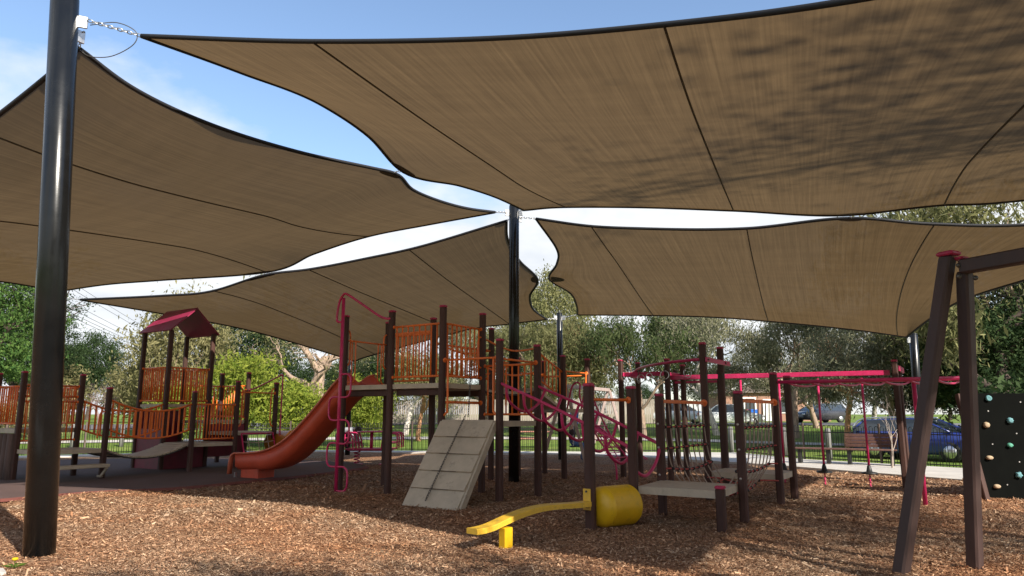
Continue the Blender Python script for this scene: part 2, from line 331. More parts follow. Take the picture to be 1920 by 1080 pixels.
class MB:
    def __init__(s): s.v = []; s.f = []; s.sm = []
    def add(s, vs, fs, smooth=False):
        o = len(s.v); s.v += [tuple(p) for p in vs]; s.f += [tuple(i + o for i in f) for f in fs]; s.sm += [smooth] * len(fs)
        return s
    def box(s, c, size, ax=None, bev=0.0):
        """box at centre c; ax = (X axis, Y axis, Z axis)"""
        c = Vector(c); X, Y, Z = [Vector(a) for a in (ax or ((1, 0, 0), (0, 1, 0), (0, 0, 1)))]
        hx, hy, hz = [d / 2 for d in size]
        b = min(bev, hx * 0.9, hy * 0.9, hz * 0.9)
        if b <= 0:
            vs = [c + X * (i * hx) + Y * (j * hy) + Z * (k * hz) for k in (-1, 1) for i, j in ((-1, -1), (1, -1), (1, 1), (-1, 1))]
            return s.add(vs, [(3, 2, 1, 0), (4, 5, 6, 7), (0, 1, 5, 4), (1, 2, 6, 5), (2, 3, 7, 6), (3, 0, 4, 7)])
        ring = []
        for (sx, sy) in ((-1, -1), (1, -1), (1, 1), (-1, 1)):
            if sx * sy > 0: pts = ((sx * hx, sy * (hy - b)), (sx * (hx - b), sy * hy))
            else: pts = ((sx * (hx - b), sy * hy), (sx * hx, sy * (hy - b)))
            ring += [pts[0], pts[1]]
        vs = []; lv = ((-hz, b), (-hz + b, 0), (hz - b, 0), (hz, b))
        for z, ins in lv:
            for (x, y) in ring:
                fx = (hx - ins) / hx; fy = (hy - ins) / hy
                vs.append(c + X * (x * fx) + Y * (y * fy) + Z * z)
        fs = []
        for k in range(3):
            for i in range(8):
                j = (i + 1) % 8; fs.append((k * 8 + i, k * 8 + j, k * 8 + 8 + j, k * 8 + 8 + i))
        fs.append(tuple(range(7, -1, -1))); fs.append(tuple(range(24, 32)))
        return s.add(vs, fs)
    def beam(s, p, q, w, h, up=(0, 0, 1), bev=0.0):
        p, q = Vector(p), Vector(q); X = (q - p); L = X.length; X = X / L
        Y = Vector(up).cross(X)
        if Y.length < 1e-4: Y = Vector((0, 1, 0)).cross(X)
        Y.normalize(); Z = X.cross(Y)
        return s.box((p + q) / 2, (L, w, h), (X, Y, Z), bev)
    def tube(s, pts, r, n=8, closed=False, caps=True, radii=None):
        pts = [Vector(p) for p in pts]; m = len(pts)
        tang = []
        for i in range(m):
            if closed: t = pts[(i + 1) % m] - pts[i - 1]
            else: t = pts[min(i + 1, m - 1)] - pts[max(i - 1, 0)]
            tang.append(t.normalized() if t.length > 1e-9 else Vector((0, 0, 1)))
        ref = Vector((0, 0, 1)) if abs(tang[0].z) < 0.9 else Vector((1, 0, 0))
        nrm = (ref - tang[0] * ref.dot(tang[0])).normalized()
        vs = []
        for i in range(m):
            nrm = nrm - tang[i] * nrm.dot(tang[i])
            nrm = nrm.normalized() if nrm.length > 1e-6 else tang[i].orthogonal().normalized()
            b = tang[i].cross(nrm); rr = radii[i] if radii else r
            for k in range(n):
                a = 2 * math.pi * k / n
                vs.append(pts[i] + nrm * (math.cos(a) * rr) + b * (math.sin(a) * rr))
        fs = []
        for i in range(m if closed else m - 1):
            j = (i + 1) % m
            for k in range(n):
                l = (k + 1) % n
                fs.append((i * n + k, i * n + l, j * n + l, j * n + k))
        s.add(vs, fs, True)
        if caps and not closed:
            o = len(s.v) - len(vs)
            s.f.append(tuple(o + k for k in range(n - 1, -1, -1))); s.sm.append(False)
            s.f.append(tuple(o + (m - 1) * n + k for k in range(n))); s.sm.append(False)
        return s
    def lathe(s, prof, c=(0, 0, 0), n=24, axis=(0, 0, 1), smooth=True):
        """prof: list of (radius, height) along axis"""
        A = Vector(axis).normalized(); X = A.orthogonal().normalized(); Y = A.cross(X); c = Vector(c)
        vs = []; fs = []
        for (r, h) in prof:
            for k in range(n):
                a = 2 * math.pi * k / n
                vs.append(c + A * h + X * (r * math.cos(a)) + Y * (r * math.sin(a)))
        for i in range(len(prof) - 1):
            for k in range(n):
                l = (k + 1) % n
                fs.append((i * n + k, i * n + l, i * n + n + l, i * n + n + k))
        s.add(vs, fs, smooth)
        o = len(s.v) - len(vs); m = len(prof)
        if prof[0][0] > 1e-5: s.f.append(tuple(o + k for k in range(n - 1, -1, -1))); s.sm.append(False)
        if prof[-1][0] > 1e-5: s.f.append(tuple(o + (m - 1) * n + k for k in range(n))); s.sm.append(False)
        return s
    def prism(s, poly, n_dir, t):
        """poly: 3D points in one plane, extruded by n_dir*t"""
        poly = [Vector(p) for p in poly]; d = Vector(n_dir) * t; m = len(poly)
        vs = poly + [p + d for p in poly]
        fs = [tuple(range(m - 1, -1, -1)), tuple(range(m, 2 * m))] + [(i, (i + 1) % m, m + (i + 1) % m, m + i) for i in range(m)]
        return s.add(vs, fs)
    def mesh(s, name, origin=(0, 0, 0), material=None):
        me = bpy.data.meshes.new(name); o = Vector(origin)
        me.from_pydata([tuple(Vector(p) - o) for p in s.v], [], s.f)
        me.polygons.foreach_set('use_smooth', s.sm)
        if material: me.materials.append(material)
        me.update()
        bm = bmesh.new(); bm.from_mesh(me); bmesh.ops.recalc_face_normals(bm, faces=bm.faces); bm.to_mesh(me); bm.free()
        return me
    def build(s, name, material, parent=None, origin=None):
        """links ONE mesh object; vertices are given in world coordinates"""
        o = ORG[parent.name] if parent else Vector(origin if origin is not None else (0, 0, 0))
        ob = bpy.data.objects.new(name, s.mesh(name, o, material))
        col.objects.link(ob)
        if parent: ob.parent = parent
        else: ob.location = o
        ORG[ob.name] = Vector(o)
        return ob

def tag(o, label, cat, group=None):
    o['label'] = label; o['category'] = cat
    if group: o['group'] = group
    return o

def thing(name, label, cat, loc, group=None):
    o = bpy.data.objects.new(name, None); o.empty_display_size = 0.2
    col.objects.link(o); o.location = loc; ORG[o.name] = Vector(loc)
    return tag(o, label, cat, group)

def struct(o): o['kind'] = 'structure'; return o

def shared(name, me, parent, loc, rot=None):
    """one more object on shared mesh data, as part of parent; loc in world"""
    ob = bpy.data.objects.new(name, me); col.objects.link(ob)
    ob.parent = parent; ob.location = Vector(loc) - ORG[parent.name]
    if rot is not None: ob.rotation_euler = rot
    ORG[ob.name] = Vector(loc)
    return ob

def smooth_pts(pts, n=8):
    """Catmull-Rom through pts"""
    P = [Vector(p) for p in pts]; out = []
    for i in range(len(P) - 1):
        p0, p1, p2, p3 = P[max(i - 1, 0)], P[i], P[i + 1], P[min(i + 2, len(P) - 1)]
        for k in range(n):
            t = k / n
            out.append(0.5 * ((2 * p1) + (p2 - p0) * t + (2 * p0 - 5 * p1 + 4 * p2 - p3) * t * t + (3 * p1 - p0 - 3 * p2 + p3) * t ** 3))
    out.append(P[-1]); return out

# playground grid axes (all play equipment stands square to these)
GA = R(-33.0)
U = Vector((math.cos(GA), math.sin(GA), 0))
W = Vector((-math.sin(GA), math.cos(GA), 0))
UP = Vector((0, 0, 1))
AX = (U, W, UP)
def V(x, y, z=0.0): return Vector((x, y, z))

# ------------------------------------------------------------------ ground
def terrain(x, y):
    t = min(1.0, max(0.0, (y - 31.0) / 26.0)); t = t * t * (3 - 2 * t)
    return -0.05 + 0.85 * t

def grid_sheet(name, x0, x1, y0, y1, nx, ny, zf, material, keep=None):
    xs = np.linspace(x0, x1, nx + 1); ys = np.linspace(y0, y1, ny + 1)
    vs = [(x, y, zf(x, y)) for y in ys for x in xs]
    fs = []
    for j in range(ny):
        for i in range(nx):
            if keep and not keep((xs[i] + xs[i + 1]) / 2, (ys[j] + ys[j + 1]) / 2): continue
            a = j * (nx + 1) + i; fs.append((a, a + 1, a + nx + 2, a + nx + 1))
    me = bpy.data.meshes.new(name); me.from_pydata(vs, [], fs)
    me.polygons.foreach_set('use_smooth', [True] * len(fs)); me.materials.append(material); me.update()
    ob = bpy.data.objects.new(name, me); col.objects.link(ob); return struct(ob)

def gz(x, y):
    return terrain(x, y)
# one sheet to the horizon: dense near, coarse far
gx = np.concatenate([[-900, -400, -200, -120], np.linspace(-80, 80, 81), [120, 200, 400, 900]])
gy = np.concatenate([[-600, -200, -80], np.linspace(-40, 100, 71), [140, 220, 400, 900]])
vs = [(x, y, gz(x, y)) for y in gy for x in gx]; nx = len(gx)
fs = [(j * nx + i, j * nx + i + 1, (j + 1) * nx + i + 1, (j + 1) * nx + i) for j in range(len(gy) - 1) for i in range(nx - 1)]
me = bpy.data.meshes.new('ground'); me.from_pydata(vs, [], fs); me.polygons.foreach_set('use_smooth', [True] * len(fs)); me.materials.append(M['grass'])
g = bpy.data.objects.new('ground', me); col.objects.link(g); struct(g)

FENCE = [(-24, 22.0), (-9, 29.4), (8.6, 27.4), (9.4, 23.4), (12.3, 19.4), (17, 14.2)]
INNER = [(-24, 20.6), (-9, 28.5), (2.5, 26.5), (5.0, 23.9), (7.35, 21.0), (9.85, 16.3), (14, 10.2)]
BED = INNER + [(18, 2), (18, -6), (-24, -6)]
def inside(poly, x, y):
    c = False; n = len(poly)
    for i in range(n):
        x1, y1 = poly[i]; x2, y2 = poly[(i + 1) % n]
        if (y1 > y) != (y2 > y) and x < (x2 - x1) * (y - y1) / (y2 - y1) + x1: c = not c
    return c
from mathutils import noise as mnoise
def mulch_z(x, y):
    p = Vector((x * 0.45, y * 0.45, 0.0)); q = Vector((x * 1.7, y * 1.7, 4.0))
    return 0.012 + 0.040 * mnoise.noise(p) + 0.024 * mnoise.noise(q)
grid_sheet('wood_chip_bed', -24, 18, -4, 29, 210, 165, mulch_z, M['mulch'], lambda x, y: inside(BED, x, y))

def flat_sheet(name, poly, z, material, thick=0.10):
    mb = MB(); mb.prism([V(x, y, z - thick) for x, y in poly], (0, 0, 1), thick)
    return struct(mb.build(name, material))
# concrete apron between the bed and the fence, in slabs
slab_me = []
def offset_strip(name, inner, outer, z, material):
    parent = None
    mb = MB(); mb.prism([V(x, y, z - 0.13) for x, y in inner + outer[::-1]], (0, 0, 1), 0.12)
    return struct(mb.build(name, material))
path_in = [(-9, 28.45), (2.5, 26.45), (5.0, 23.85), (7.35, 20.95), (9.85, 16.25), (14, 10.15)]
path_out = [(-9, 29.25), (8.5, 27.25), (9.3, 23.3), (12.2, 19.3), (14.5, 16.8), (19, 10.5)]
conc = offset_strip('concrete_path', path_in, path_out, 0.085, M['concrete'])
left_apron = offset_strip('concrete_path', [(-24, 20.5), (-9, 28.4)], [(-24, 21.9), (-9.02, 29.25)], 0.08, M['concrete'])
# a narrow joint line across the wide apron every 1.6 m, sawn grooves
for k in range(9):
    a = V(8.3 + 0.45 * k, 19.4 - 0.85 * k); b = a + V(2.9, 1.9)
RUB = [(-9.4, 12.0), (-8.75, 12.6), (-8.3, 13.4), (-7.6, 14.1), (-6.6, 14.5), (-5.9, 15.8), (-5.05, 17.2), (-4.35, 18.9), (-3.95, 20.2),
       (-4.6, 21.6), (-6.5, 23.0), (-11, 24.4), (-16, 22.5), (-24, 19.5), (-24, 8.0), (-14, 9.5)]
def chaik(p, n=2):
    for _ in range(n):
        q = []
        for i in range(len(p)):
            a, b = p[i], p[(i + 1) % len(p)]
            q += [(a[0] * .75 + b[0] * .25, a[1] * .75 + b[1] * .25), (a[0] * .25 + b[0] * .75, a[1] * .25 + b[1] * .75)]
        p = q
    return p
RUB = chaik(RUB)
flat_sheet('rubber_surface', RUB, 0.065, M['rubber'], 0.09)
cx = sum(p[0] for p in RUB) / len(RUB); cy = sum(p[1] for p in RUB) / len(RUB)
# sloping red-brown nosing where the rubber runs out under the chips
mb = MB(); n = len(RUB); vs = []; fs = []
for (x, y) in RUB:
    d = Vector((x - cx, y - cy)).normalized()
    vs += [(x, y, 0.066), (x + d.x * 0.12, y + d.y * 0.12, 0.02)]
for i in range(n):
    j = (i + 1) % n; fs.append((2 * i, 2 * i + 1, 2 * j + 1, 2 * j))
mb.add(vs, fs); struct(mb.build('rubber_edge', M['rubber_red']))
# road and footpaths beyond the fence
def ribbon(name, pts, width, lift, material):
    mb = MB(); vs = []; fs = []
    P = smooth_pts([V(*p) for p in pts], 8)
    for i, p in enumerate(P):
        t = (P[min(i + 1, len(P) - 1)] - P[max(i - 1, 0)]).normalized(); nrm = V(-t.y, t.x)
        for sgn in (-1, 1):
            q = p + nrm * (width / 2 * sgn); vs.append((q.x, q.y, terrain(q.x, q.y) + lift))
    fs = [(2 * i, 2 * i + 1, 2 * i + 3, 2 * i + 2) for i in range(len(P) - 1)]
    mb.add(vs, fs, True); return struct(mb.build(name, material))
ribbon('road', [(-90, 38), (-45, 44), (-20, 52), (8, 57), (30, 52), (80, 40)], 6.0, 0.03, M['asphalt'])
ribbon('footpath', [(-60, 29), (-25, 36.5), (-8, 39.5), (6, 39), (14, 36), (26, 30), (45, 20)], 1.7, 0.035, M['concrete'])

def inside_np(poly, x, y):
    c = np.zeros(len(x), bool); n = len(poly)
    for i in range(n):
        x1, y1 = poly[i]; x2, y2 = poly[(i + 1) % n]
        if y1 == y2: continue
        c ^= ((y1 > y) != (y2 > y)) & (x < (x2 - x1) * (y - y1) / (y2 - y1) + x1)
    return c
# loose chips over the near bed
def chips():
    N = []
    for (y0, y1, dens, ln) in ((4.6, 7.0, 4800, 0.019), (7.0, 10.0, 3300, 0.0225), (10.0, 14.0, 1500, 0.030), (14.0, 19.0, 450, 0.042)):
        wmax = y1 * 0.80 + 0.6
        cnt = int(dens * (y1 - y0) * 2 * wmax)
        x = rng.uniform(-wmax, wmax, cnt); y = rng.uniform(y0, y1, cnt)
        k = np.abs(x) < y * 0.80 + 0.6
        x, y = x[k], y[k]
        k = inside_np(BED, x, y) & ~inside_np(RUB, x, y)
        N.append(np.stack([x[k], y[k], np.full(k.sum(), ln)], 1))
    P = np.concatenate(N); n = len(P)
    yaw = rng.uniform(0, 2 * np.pi, n); tilt = rng.normal(0, 0.32, n); roll = rng.normal(0, 0.5, n)
    L = P[:, 2] * rng.lognormal(-0.15, 0.45, n) * 0.5; Wd = L * rng.uniform(0.16, 0.42, n)
    z = np.array([mulch_z(a, b) for a, b in P[:, :2]]) + rng.uniform(0.0, 0.016, n) + np.abs(np.sin(tilt)) * L * 0.6
    c = np.stack([P[:, 0], P[:, 1], z], 1)
    ax = np.stack([np.cos(yaw) * np.cos(tilt), np.sin(yaw) * np.cos(tilt), np.sin(tilt)], 1) * L[:, None]
    bx = np.stack([-np.sin(yaw) * np.cos(roll), np.cos(yaw) * np.cos(roll), np.sin(roll)], 1) * Wd[:, None]
    sk = rng.uniform(0.4, 1.0, n)[:, None]
    v = np.stack([c - ax - bx * sk, c + ax - bx, c + ax * 0.9 + bx * sk, c - ax + bx], 1).reshape(-1, 3)
    me = bpy.data.meshes.new('wood_chips'); me.vertices.add(4 * n); me.vertices.foreach_set('co', v.astype(np.float32).ravel())
    me.loops.add(4 * n); me.loops.foreach_set('vertex_index', np.arange(4 * n, dtype=np.int32))
    me.polygons.add(n); me.polygons.foreach_set('loop_start', np.arange(0, 4 * n, 4, dtype=np.int32))
    me.materials.append(M['chip']); me.update(calc_edges=True); me.validate()
    ob = bpy.data.objects.new('wood_chips', me); col.objects.link(ob); ob['kind'] = 'stuff'
    tag(ob, 'loose brown wood chips covering the play area floor', 'wood chips')
chips()

# ------------------------------------------------------------------ sail poles
def chain_mesh_pts(p, q, parent, name='chain', link=0.075, r=0.007, material=None, sag=0.0):
    p, q = Vector(p), Vector(q); L = (q - p).length; n = max(2, int(L / (link * 0.72)))
    d = (q - p) / n; X = d.normalized(); A = X.orthogonal().normalized(); B = X.cross(A); mb = MB()
    for i in range(n):
        c = p + d * (i + 0.5); c = c - UP * (sag * math.sin(math.pi * (i + .5) / n))
        Y = A if i % 2 else B; pts = []
        for k in range(8):
            a = 2 * math.pi * k / 8; pts.append(c + X * (math.cos(a) * link * 0.5) + Y * (math.sin(a) * link * 0.26))
        mb.tube(pts, r, 4, closed=True)
    return mb.build(name, material or M['galv'], parent)

def sail_pole(base, top, r, label, lug_dirs=()):
    base, top = Vector(base), Vector(top)
    t = thing('sail_pole', label, 'pole', base, 'black steel poles holding the shade sails')
    ax = (top - base).normalized(); L = (top - base).length
    mb = MB(); mb.lathe([(r, -0.3), (r, L - 0.004), (r * 0.96, L)], base, 40, ax); mb.build('pole_tube', M['black_steel'], t)
    mb = MB(); mb.lathe([(r * 0.97, L + 0.001), (r * 0.97, L + 0.02), (r * 0.8, L + 0.035)], base, 32, ax); mb.build('end_cap', M['black_steel'], t)
    for (dx_, dy_, h) in lug_dirs:
        d = V(dx_, dy_).normalized(); c = base + ax * h + d * (r + 0.045)
        mb = MB(); mb.box(c, (0.11, 0.025, 0.16), (d, UP.cross(d), UP), 0.008); l = mb.build('lug_plate', M['galv'], t)
    return t
PA = sail_pole((-5.06, 7.98, 0), (-5.46, 7.92, 6.5), 0.153, 'thick black steel sail pole in the left foreground', [(0.8, 0.35, 6.24), (0.5, 0.85, 6.1)])
PC = sail_pole((0.04, 16.2, 0), (0.05, 16.2, 6.33), 0.118, 'tall black sail pole in the middle where four sails meet', [(1, -0.3, 6.17), (-1, -0.2, 6.17), (-0.2, 1, 6.1), (1, 0.6, 6.05)])
PD = sail_pole((1.62, 24.0, 0), (1.62, 24.05, 4.86), 0.10, 'slim black sail pole at the back behind the arched climber', [(-1, -0.4, 4.72), (1, -0.3, 4.72)])
PE = sail_pole((11.17, 19.9, 0), (11.35, 20.0, 3.7), 0.11, 'short black sail pole on the concrete at the right', [(-1, -0.2, 3.55)])
PF = sail_pole((-5.95, 26.3, 0), (-6.0, 26.45, 3.5), 0.09, 'short dark sail pole behind the spring carousel', [(0.5, -0.8, 3.4)])
PG = sail_pole((-13.05, 20.1, 0), (-13.25, 20.2, 5.0), 0.11, 'black sail pole hidden behind the thick left pole', [(1, -0.3, 4.8), (0.2, -1, 4.8)])
PH = sail_pole((12.6, 10.9, 0), (12.8, 10.85, 5.7), 0.13, 'black sail pole just beyond the right edge of the view', [(-1, 0.3, 5.4), (-1, 0.5, 4.9)])
PB = sail_pole((5.6, 2.2, 0), (5.75, 2.05, 4.2), 0.13, 'black sail pole beside the viewpoint holding the near sail corner', [(-0.6, 0.8, 3.95)])
PZ = sail_pole((-16.6, 10.9, 0), (-16.9, 10.85, 3.5), 0.12, 'black sail pole beyond the left edge of the view', [(1, 0.1, 3.25)])

# ------------------------------------------------------------------ shade sails
def curve_through(keys):
    s = np.array([k[0] for k in keys], float); p = np.array([k[1] for k in keys], float)
    h = np.diff(s); d = np.diff(p, axis=0) / h[:, None]
    m = np.zeros_like(p); m[0] = d[0]; m[-1] = d[-1]
    for i in range(1, len(s) - 1):
        m[i] = (d[i - 1] * h[i] + d[i] * h[i - 1]) / (h[i - 1] + h[i])
    def f(t):
        t = min(max(t, 0.0), 1.0); i = min(max(int(np.searchsorted(s, t, side='right')) - 1, 0), len(h) - 1)
        u = (t - s[i]) / h[i]; a, b = u * u, u * u * u
        return (2 * b - 3 * a + 1) * p[i] + (b - 2 * a + u) * h[i] * m[i] + (-2 * b + 3 * a) * p[i + 1] + (b - a) * h[i] * m[i + 1]
    return f

def make_sail(label, e0, e1, f0, f1, seams, chains, patches, w0=.2, w1=.2):
    """e0(s): edge t=0; e1(s): edge t=1; f0(t): edge s=0; f1(t): edge s=1"""
    E0, E1, F0, F1 = [curve_through(k) for k in (e0, e1, f0, f1)]
    c00, c10, c01, c11 = E0(0), E0(1), E1(0), E1(1)
    def smooth(Ef):
        a, b = Ef(0), Ef(1); tt = np.linspace(0, 1, 41); k = (tt * (1 - tt) * 4)
        dev = np.array([Ef(x) - ((1 - x) * a + x * b) for x in tt])
        # lengthwise position is kept, only the waviness across it is faired out
        amp = (dev * k[:, None]).sum(0) / (k * k).sum()
        d = (b - a) / np.linalg.norm(b - a)
        amp = amp - d * amp.dot(d)
        def g(x):
            along = (Ef(x) - a).dot(d)
            return a + d * along + amp * (4 * x * (1 - x))
        return g
    G0, G1, H0, H1 = smooth(E0), smooth(E1), smooth(F0), smooth(F1)
    def fade(x, w=0.3): return max(0.0, 1 - x / w) ** 1.5
    def S(s, t):
        p = (1 - t) * G0(s) + t * G1(s)                      # straight-ruled cloth between two edges
        p = p + (H0(t) - ((1 - t) * c00 + t * c01)) * (1 - s) ** 4 + (H1(t) - ((1 - t) * c10 + t * c11)) * s ** 4
        return (p + (E0(s) - G0(s)) * fade(t) + (E1(s) - G1(s)) * fade(1 - t)
                + (F0(t) - H0(t)) * fade(s, w0) + (F1(t) - H1(t)) * fade(1 - s, w1))
    root = thing('shade_sail', label, 'shade sail', Vector(c00), 'tan shade sails stretched over the playground')
    cuts = [0.0] + seams + [1.0]
    ln = float(np.linalg.norm(c10 - c00) + np.linalg.norm(c11 - c01)) / 2; wd = float(np.linalg.norm(c01 - c00) + np.linalg.norm(c11 - c10)) / 2
    for a, b in zip(cuts[:-1], cuts[1:]):
        ns, nt_ = 18, 44
        vs = []; uvs = []
        for i in range(ns + 1):
            for j in range(nt_ + 1):
                s, t = a + (b - a) * i / ns, j / nt_
                vs.append(tuple(S(s, t))); uvs.append((s * ln, t * wd))
        fs = [(i * (nt_ + 1) + j, i * (nt_ + 1) + j + 1, (i + 1) * (nt_ + 1) + j + 1, (i + 1) * (nt_ + 1) + j) for i in range(ns) for j in range(nt_)]
        me = bpy.data.meshes.new('fabric_panel'); o = ORG[root.name]
        me.from_pydata([tuple(Vector(v) - o) for v in vs], [], fs)
        me.polygons.foreach_set('use_smooth', [True] * len(fs)); me.materials.append(M['cloth'])
        ul = me.uv_layers.new(name='UVMap')
        for lp in me.loops: ul.data[lp.index].uv = uvs[lp.vertex_index]
        me.update(); ob = bpy.data.objects.new('fabric_panel', me); col.objects.link(ob); ob.parent = root; ORG[ob.name] = o
    for s in seams:
        mb = MB(); P = [Vector(S(s, j / 40)) - UP * 0.006 for j in range(41)]
        mb.tube(P, 0.014, 6); mb.build('seam', M['patch'], root)
    for Ef in (E0, E1, F0, F1):
        mb = MB(); mb.tube([Vector(Ef(j / 70)) for j in range(71)], 0.032, 6); mb.build('edge_webbing', M['band'], root)
    for (p, q) in chains:
        chain_mesh_pts(p, q, root, 'chain')
    for (edge, s, inn) in patches:     # half-round reinforcement where two sails are shackled together
        Ef, f = {'e0': (E0, lambda s, k: S(s, k)), 'e1': (E1, lambda s, k: S(s, 1 - k)), 'f0': (F0, lambda s, k: S(k, s)), 'f1': (F1, lambda s, k: S(1 - k, s))}[edge]
        vs = [Vector(f(s, 0.002)) - UP * 0.012]
        m = 14
        for k in range(m + 1):
            a = math.pi * k / m
            vs.append(Vector(f(s + inn[0] * math.cos(a), 0.002 + inn[1] * math.sin(a))) - UP * 0.014)
        fs = [(0, k + 1, k + 2) for k in range(m)]
        mb = MB(); mb.add(vs, fs); mb.build('corner_patch', M['patch'], root)
    return root, S

A1 = (-4.58, 8.10, 6.10); A2 = (-5.44, 8.25, 6.02)
# sail over the right foreground
make_sail('large shade sail filling the upper right, nearest to the viewer',
    [(0, A1), (.2, (-2.32, 7.62, 5.76)), (.39, (-0.06, 6.9, 5.4)), (.54, (1.42, 6.1, 5.08)), (.70, (2.63, 5.0, 4.64)), (.86, (3.9, 3.65, 4.22)), (1, (5.2, 2.55, 3.95))],
    [(0, (0.27, 15.95, 6.17)), (.2, (1.21, 15.49, 6.11)), (.36, (2.75, 14.73, 5.88)), (.54, (4.52, 13.99, 5.59)), (.74, (6.6, 13.36, 5.32)), (.87, (7.93, 12.56, 5.28)), (.94, (8.99, 12.01, 5.2)), (1, (12.3, 11.1, 5.4))],
    [(0, A1), (.2, (-3.95, 9.58, 6.38)), (.36, (-3.07, 10.66, 6.38)), (.47, (-2.49, 11.65, 6.24)), (.58, (-2.08, 12.79, 6.01)), (.74, (-1.05, 13.88, 6.08)), (.88, (-0.34, 15.0, 6.18)), (1, (0.27, 15.95, 6.17))],
    [(0, (5.2, 2.55, 3.95)), (.5, (8.6, 6.85, 4.7)), (1, (12.3, 11.1, 5.4))],
    [.2, .54, .87],
    [(A1, (-5.2, 8.0, 6.25)), ((0.27, 15.95, 6.17), (0.13, 16.1, 6.17)), ((5.2, 2.55, 3.95), (5.6, 2.2, 3.95)), ((12.3, 11.1, 5.4), (12.65, 10.9, 5.4)), ((-2.08, 12.79, 6.01), (-2.22, 12.83, 6.0))],
    [('f0', .58, (.032, .014)), ('e1', .74, (.022, .012))])
# left sail
make_sail('broad shade sail over the left side, running behind the thick pole',
    [(0, A2), (.16, (-6.16, 8.7, 5.82)), (.33, (-7.39, 9.3, 5.38)), (.66, (-9.9, 10.1, 4.45)), (1, (-16.2, 10.9, 3.25))],
    [(0, (-0.39, 15.82, 6.08)), (.15, (-1.9, 16.45, 5.98)), (.33, (-3.53, 16.93, 5.79)), (.5, (-4.94, 17.34, 5.45)), (.66, (-6.3, 17.85, 5.08)), (.8, (-9.37, 18.58, 5.01)), (.9, (-11.11, 19.14, 5.0)), (1, (-12.85, 19.85, 4.93))],
    [(0, A2), (.12, (-5.09, 8.92, 5.81)), (.27, (-4.5, 10.11, 5.78)), (.42, (-3.58, 11.34, 5.83)), (.56, (-2.55, 12.48, 5.95)), (.61, (-2.24, 12.84, 5.99)), (.72, (-1.97, 13.6, 5.9)), (.83, (-1.46, 14.5, 5.92)), (.92, (-0.95, 15.2, 5.98)), (1, (-0.39, 15.82, 6.08))],
    [(0, (-16.2, 10.9, 3.25)), (.5, (-14.2, 15.6, 4.55)), (.8, (-13.43, 18.3, 4.93)), (1, (-12.85, 19.85, 4.93))],
    [.33, .66],
    [(A2, (-5.3, 8.1, 6.16)), ((-0.39, 15.82, 6.08), (-0.1, 16.15, 6.17)), ((-12.85, 19.85, 4.93), (-13.1, 20.1, 4.85)), ((-16.2, 10.9, 3.25), (-16.55, 10.9, 3.25))],
    [('f0', .61, (.032, .014)), ('e1', .67, (.025, .012))], .5, .3)
# middle sail
make_sail('lower shade sail behind the play tower, left of the centre pole',
    [(0, (-12.41, 20.14, 4.73)), (.12, (-9.76, 19.42, 4.72)), (.25, (-8.08, 18.93, 4.78)), (.35, (-6.5, 18.19, 5.06)), (.45, (-5.3, 18.1, 5.2)), (.6, (-3.53, 17.65, 5.43)), (.72, (-2.58, 17.32, 5.55)), (1, (-0.13, 16.45, 6.05))],
    [(0, (-5.75, 26.0, 3.40)), (.25, (-4.93, 25.57, 3.61)), (.45, (-1.86, 24.64, 4.32)), (.72, (-0.09, 24.1, 4.53)), (1, (1.16, 23.6, 4.62))],
    [(0, (-12.41, 20.14, 4.73)), (.3, (-10.75, 21.48, 4.53)), (.6, (-8.74, 23.14, 4.23)), (.82, (-7.37, 24.49, 3.88)), (1, (-5.75, 26.0, 3.40))],
    [(0, (-0.13, 16.45, 6.05)), (.17, (-0.1, 17.6, 5.86)), (.35, (0.22, 19.0, 5.61)), (.5, (0.73, 20.0, 5.31)), (.68, (0.55, 21.2, 5.01)), (.84, (0.68, 22.4, 4.78)), (1, (1.16, 23.6, 4.62))],
    [.25, .45, .72],
    [((-12.41, 20.14, 4.73), (-13.0, 20.1, 4.8)), ((-0.13, 16.45, 6.05), (0.0, 16.32, 6.1)), ((1.16, 23.6, 4.62), (1.52, 23.95, 4.7)), ((-5.75, 26.0, 3.40), (-5.95, 26.3, 3.42))],
    [('f1', .5, (.03, .02)), ('e0', .345, (.03, .012))], .3, .2)
# right sail
make_sail('shade sail at the right behind the swing frame, above the monkey bars',
    [(0, (0.57, 16.3, 6.06)), (.12, (1.8, 15.68, 5.71)), (.22, (2.86, 15.39, 5.58)), (.42, (4.95, 14.52, 5.35)), (.6, (6.66, 13.51, 5.29)), (.75, (8.08, 13.15, 5.07)), (.86, (9.44, 12.69, 4.93)), (1, (12.2, 11.2, 4.85))],
    [(0, (2.21, 23.7, 4.79)), (.12, (4.48, 22.33, 4.58)), (.42, (7.62, 20.97, 4.22)), (.6, (9.7, 20.07, 3.86)), (.75, (10.73, 19.68, 3.64)), (1, (11.0, 19.75, 3.60))],
    [(0, (0.57, 16.3, 6.06)), (.19, (1.17, 17.8, 5.63)), (.34, (1.21, 18.8, 5.49)), (.5, (1.07, 20.0, 5.31)), (.68, (1.78, 21.2, 5.09)), (.85, (2.08, 22.5, 4.88)), (1, (2.21, 23.7, 4.79))],
    [(0, (12.2, 11.2, 4.85)), (.42, (10.78, 14.69, 4.27)), (.52, (10.68, 15.56, 4.22)), (.66, (10.74, 16.82, 4.16)), (.84, (10.91, 18.47, 3.92)), (1, (11.0, 19.75, 3.60))],
    [.12, .42, .75],
    [((0.57, 16.3, 6.06), (0.17, 16.25, 6.08)), ((2.21, 23.7, 4.79), (1.72, 23.95, 4.72)), ((11.0, 19.75, 3.60), (11.2, 19.9, 3.56)), ((12.2, 11.2, 4.85), (12.6, 10.95, 4.9)), ((6.66, 13.51, 5.29), (6.61, 13.4, 5.32))],
    [('f0', .5, (.03, .02)), ('e0', .6, (.022, .012))], .12, .2)
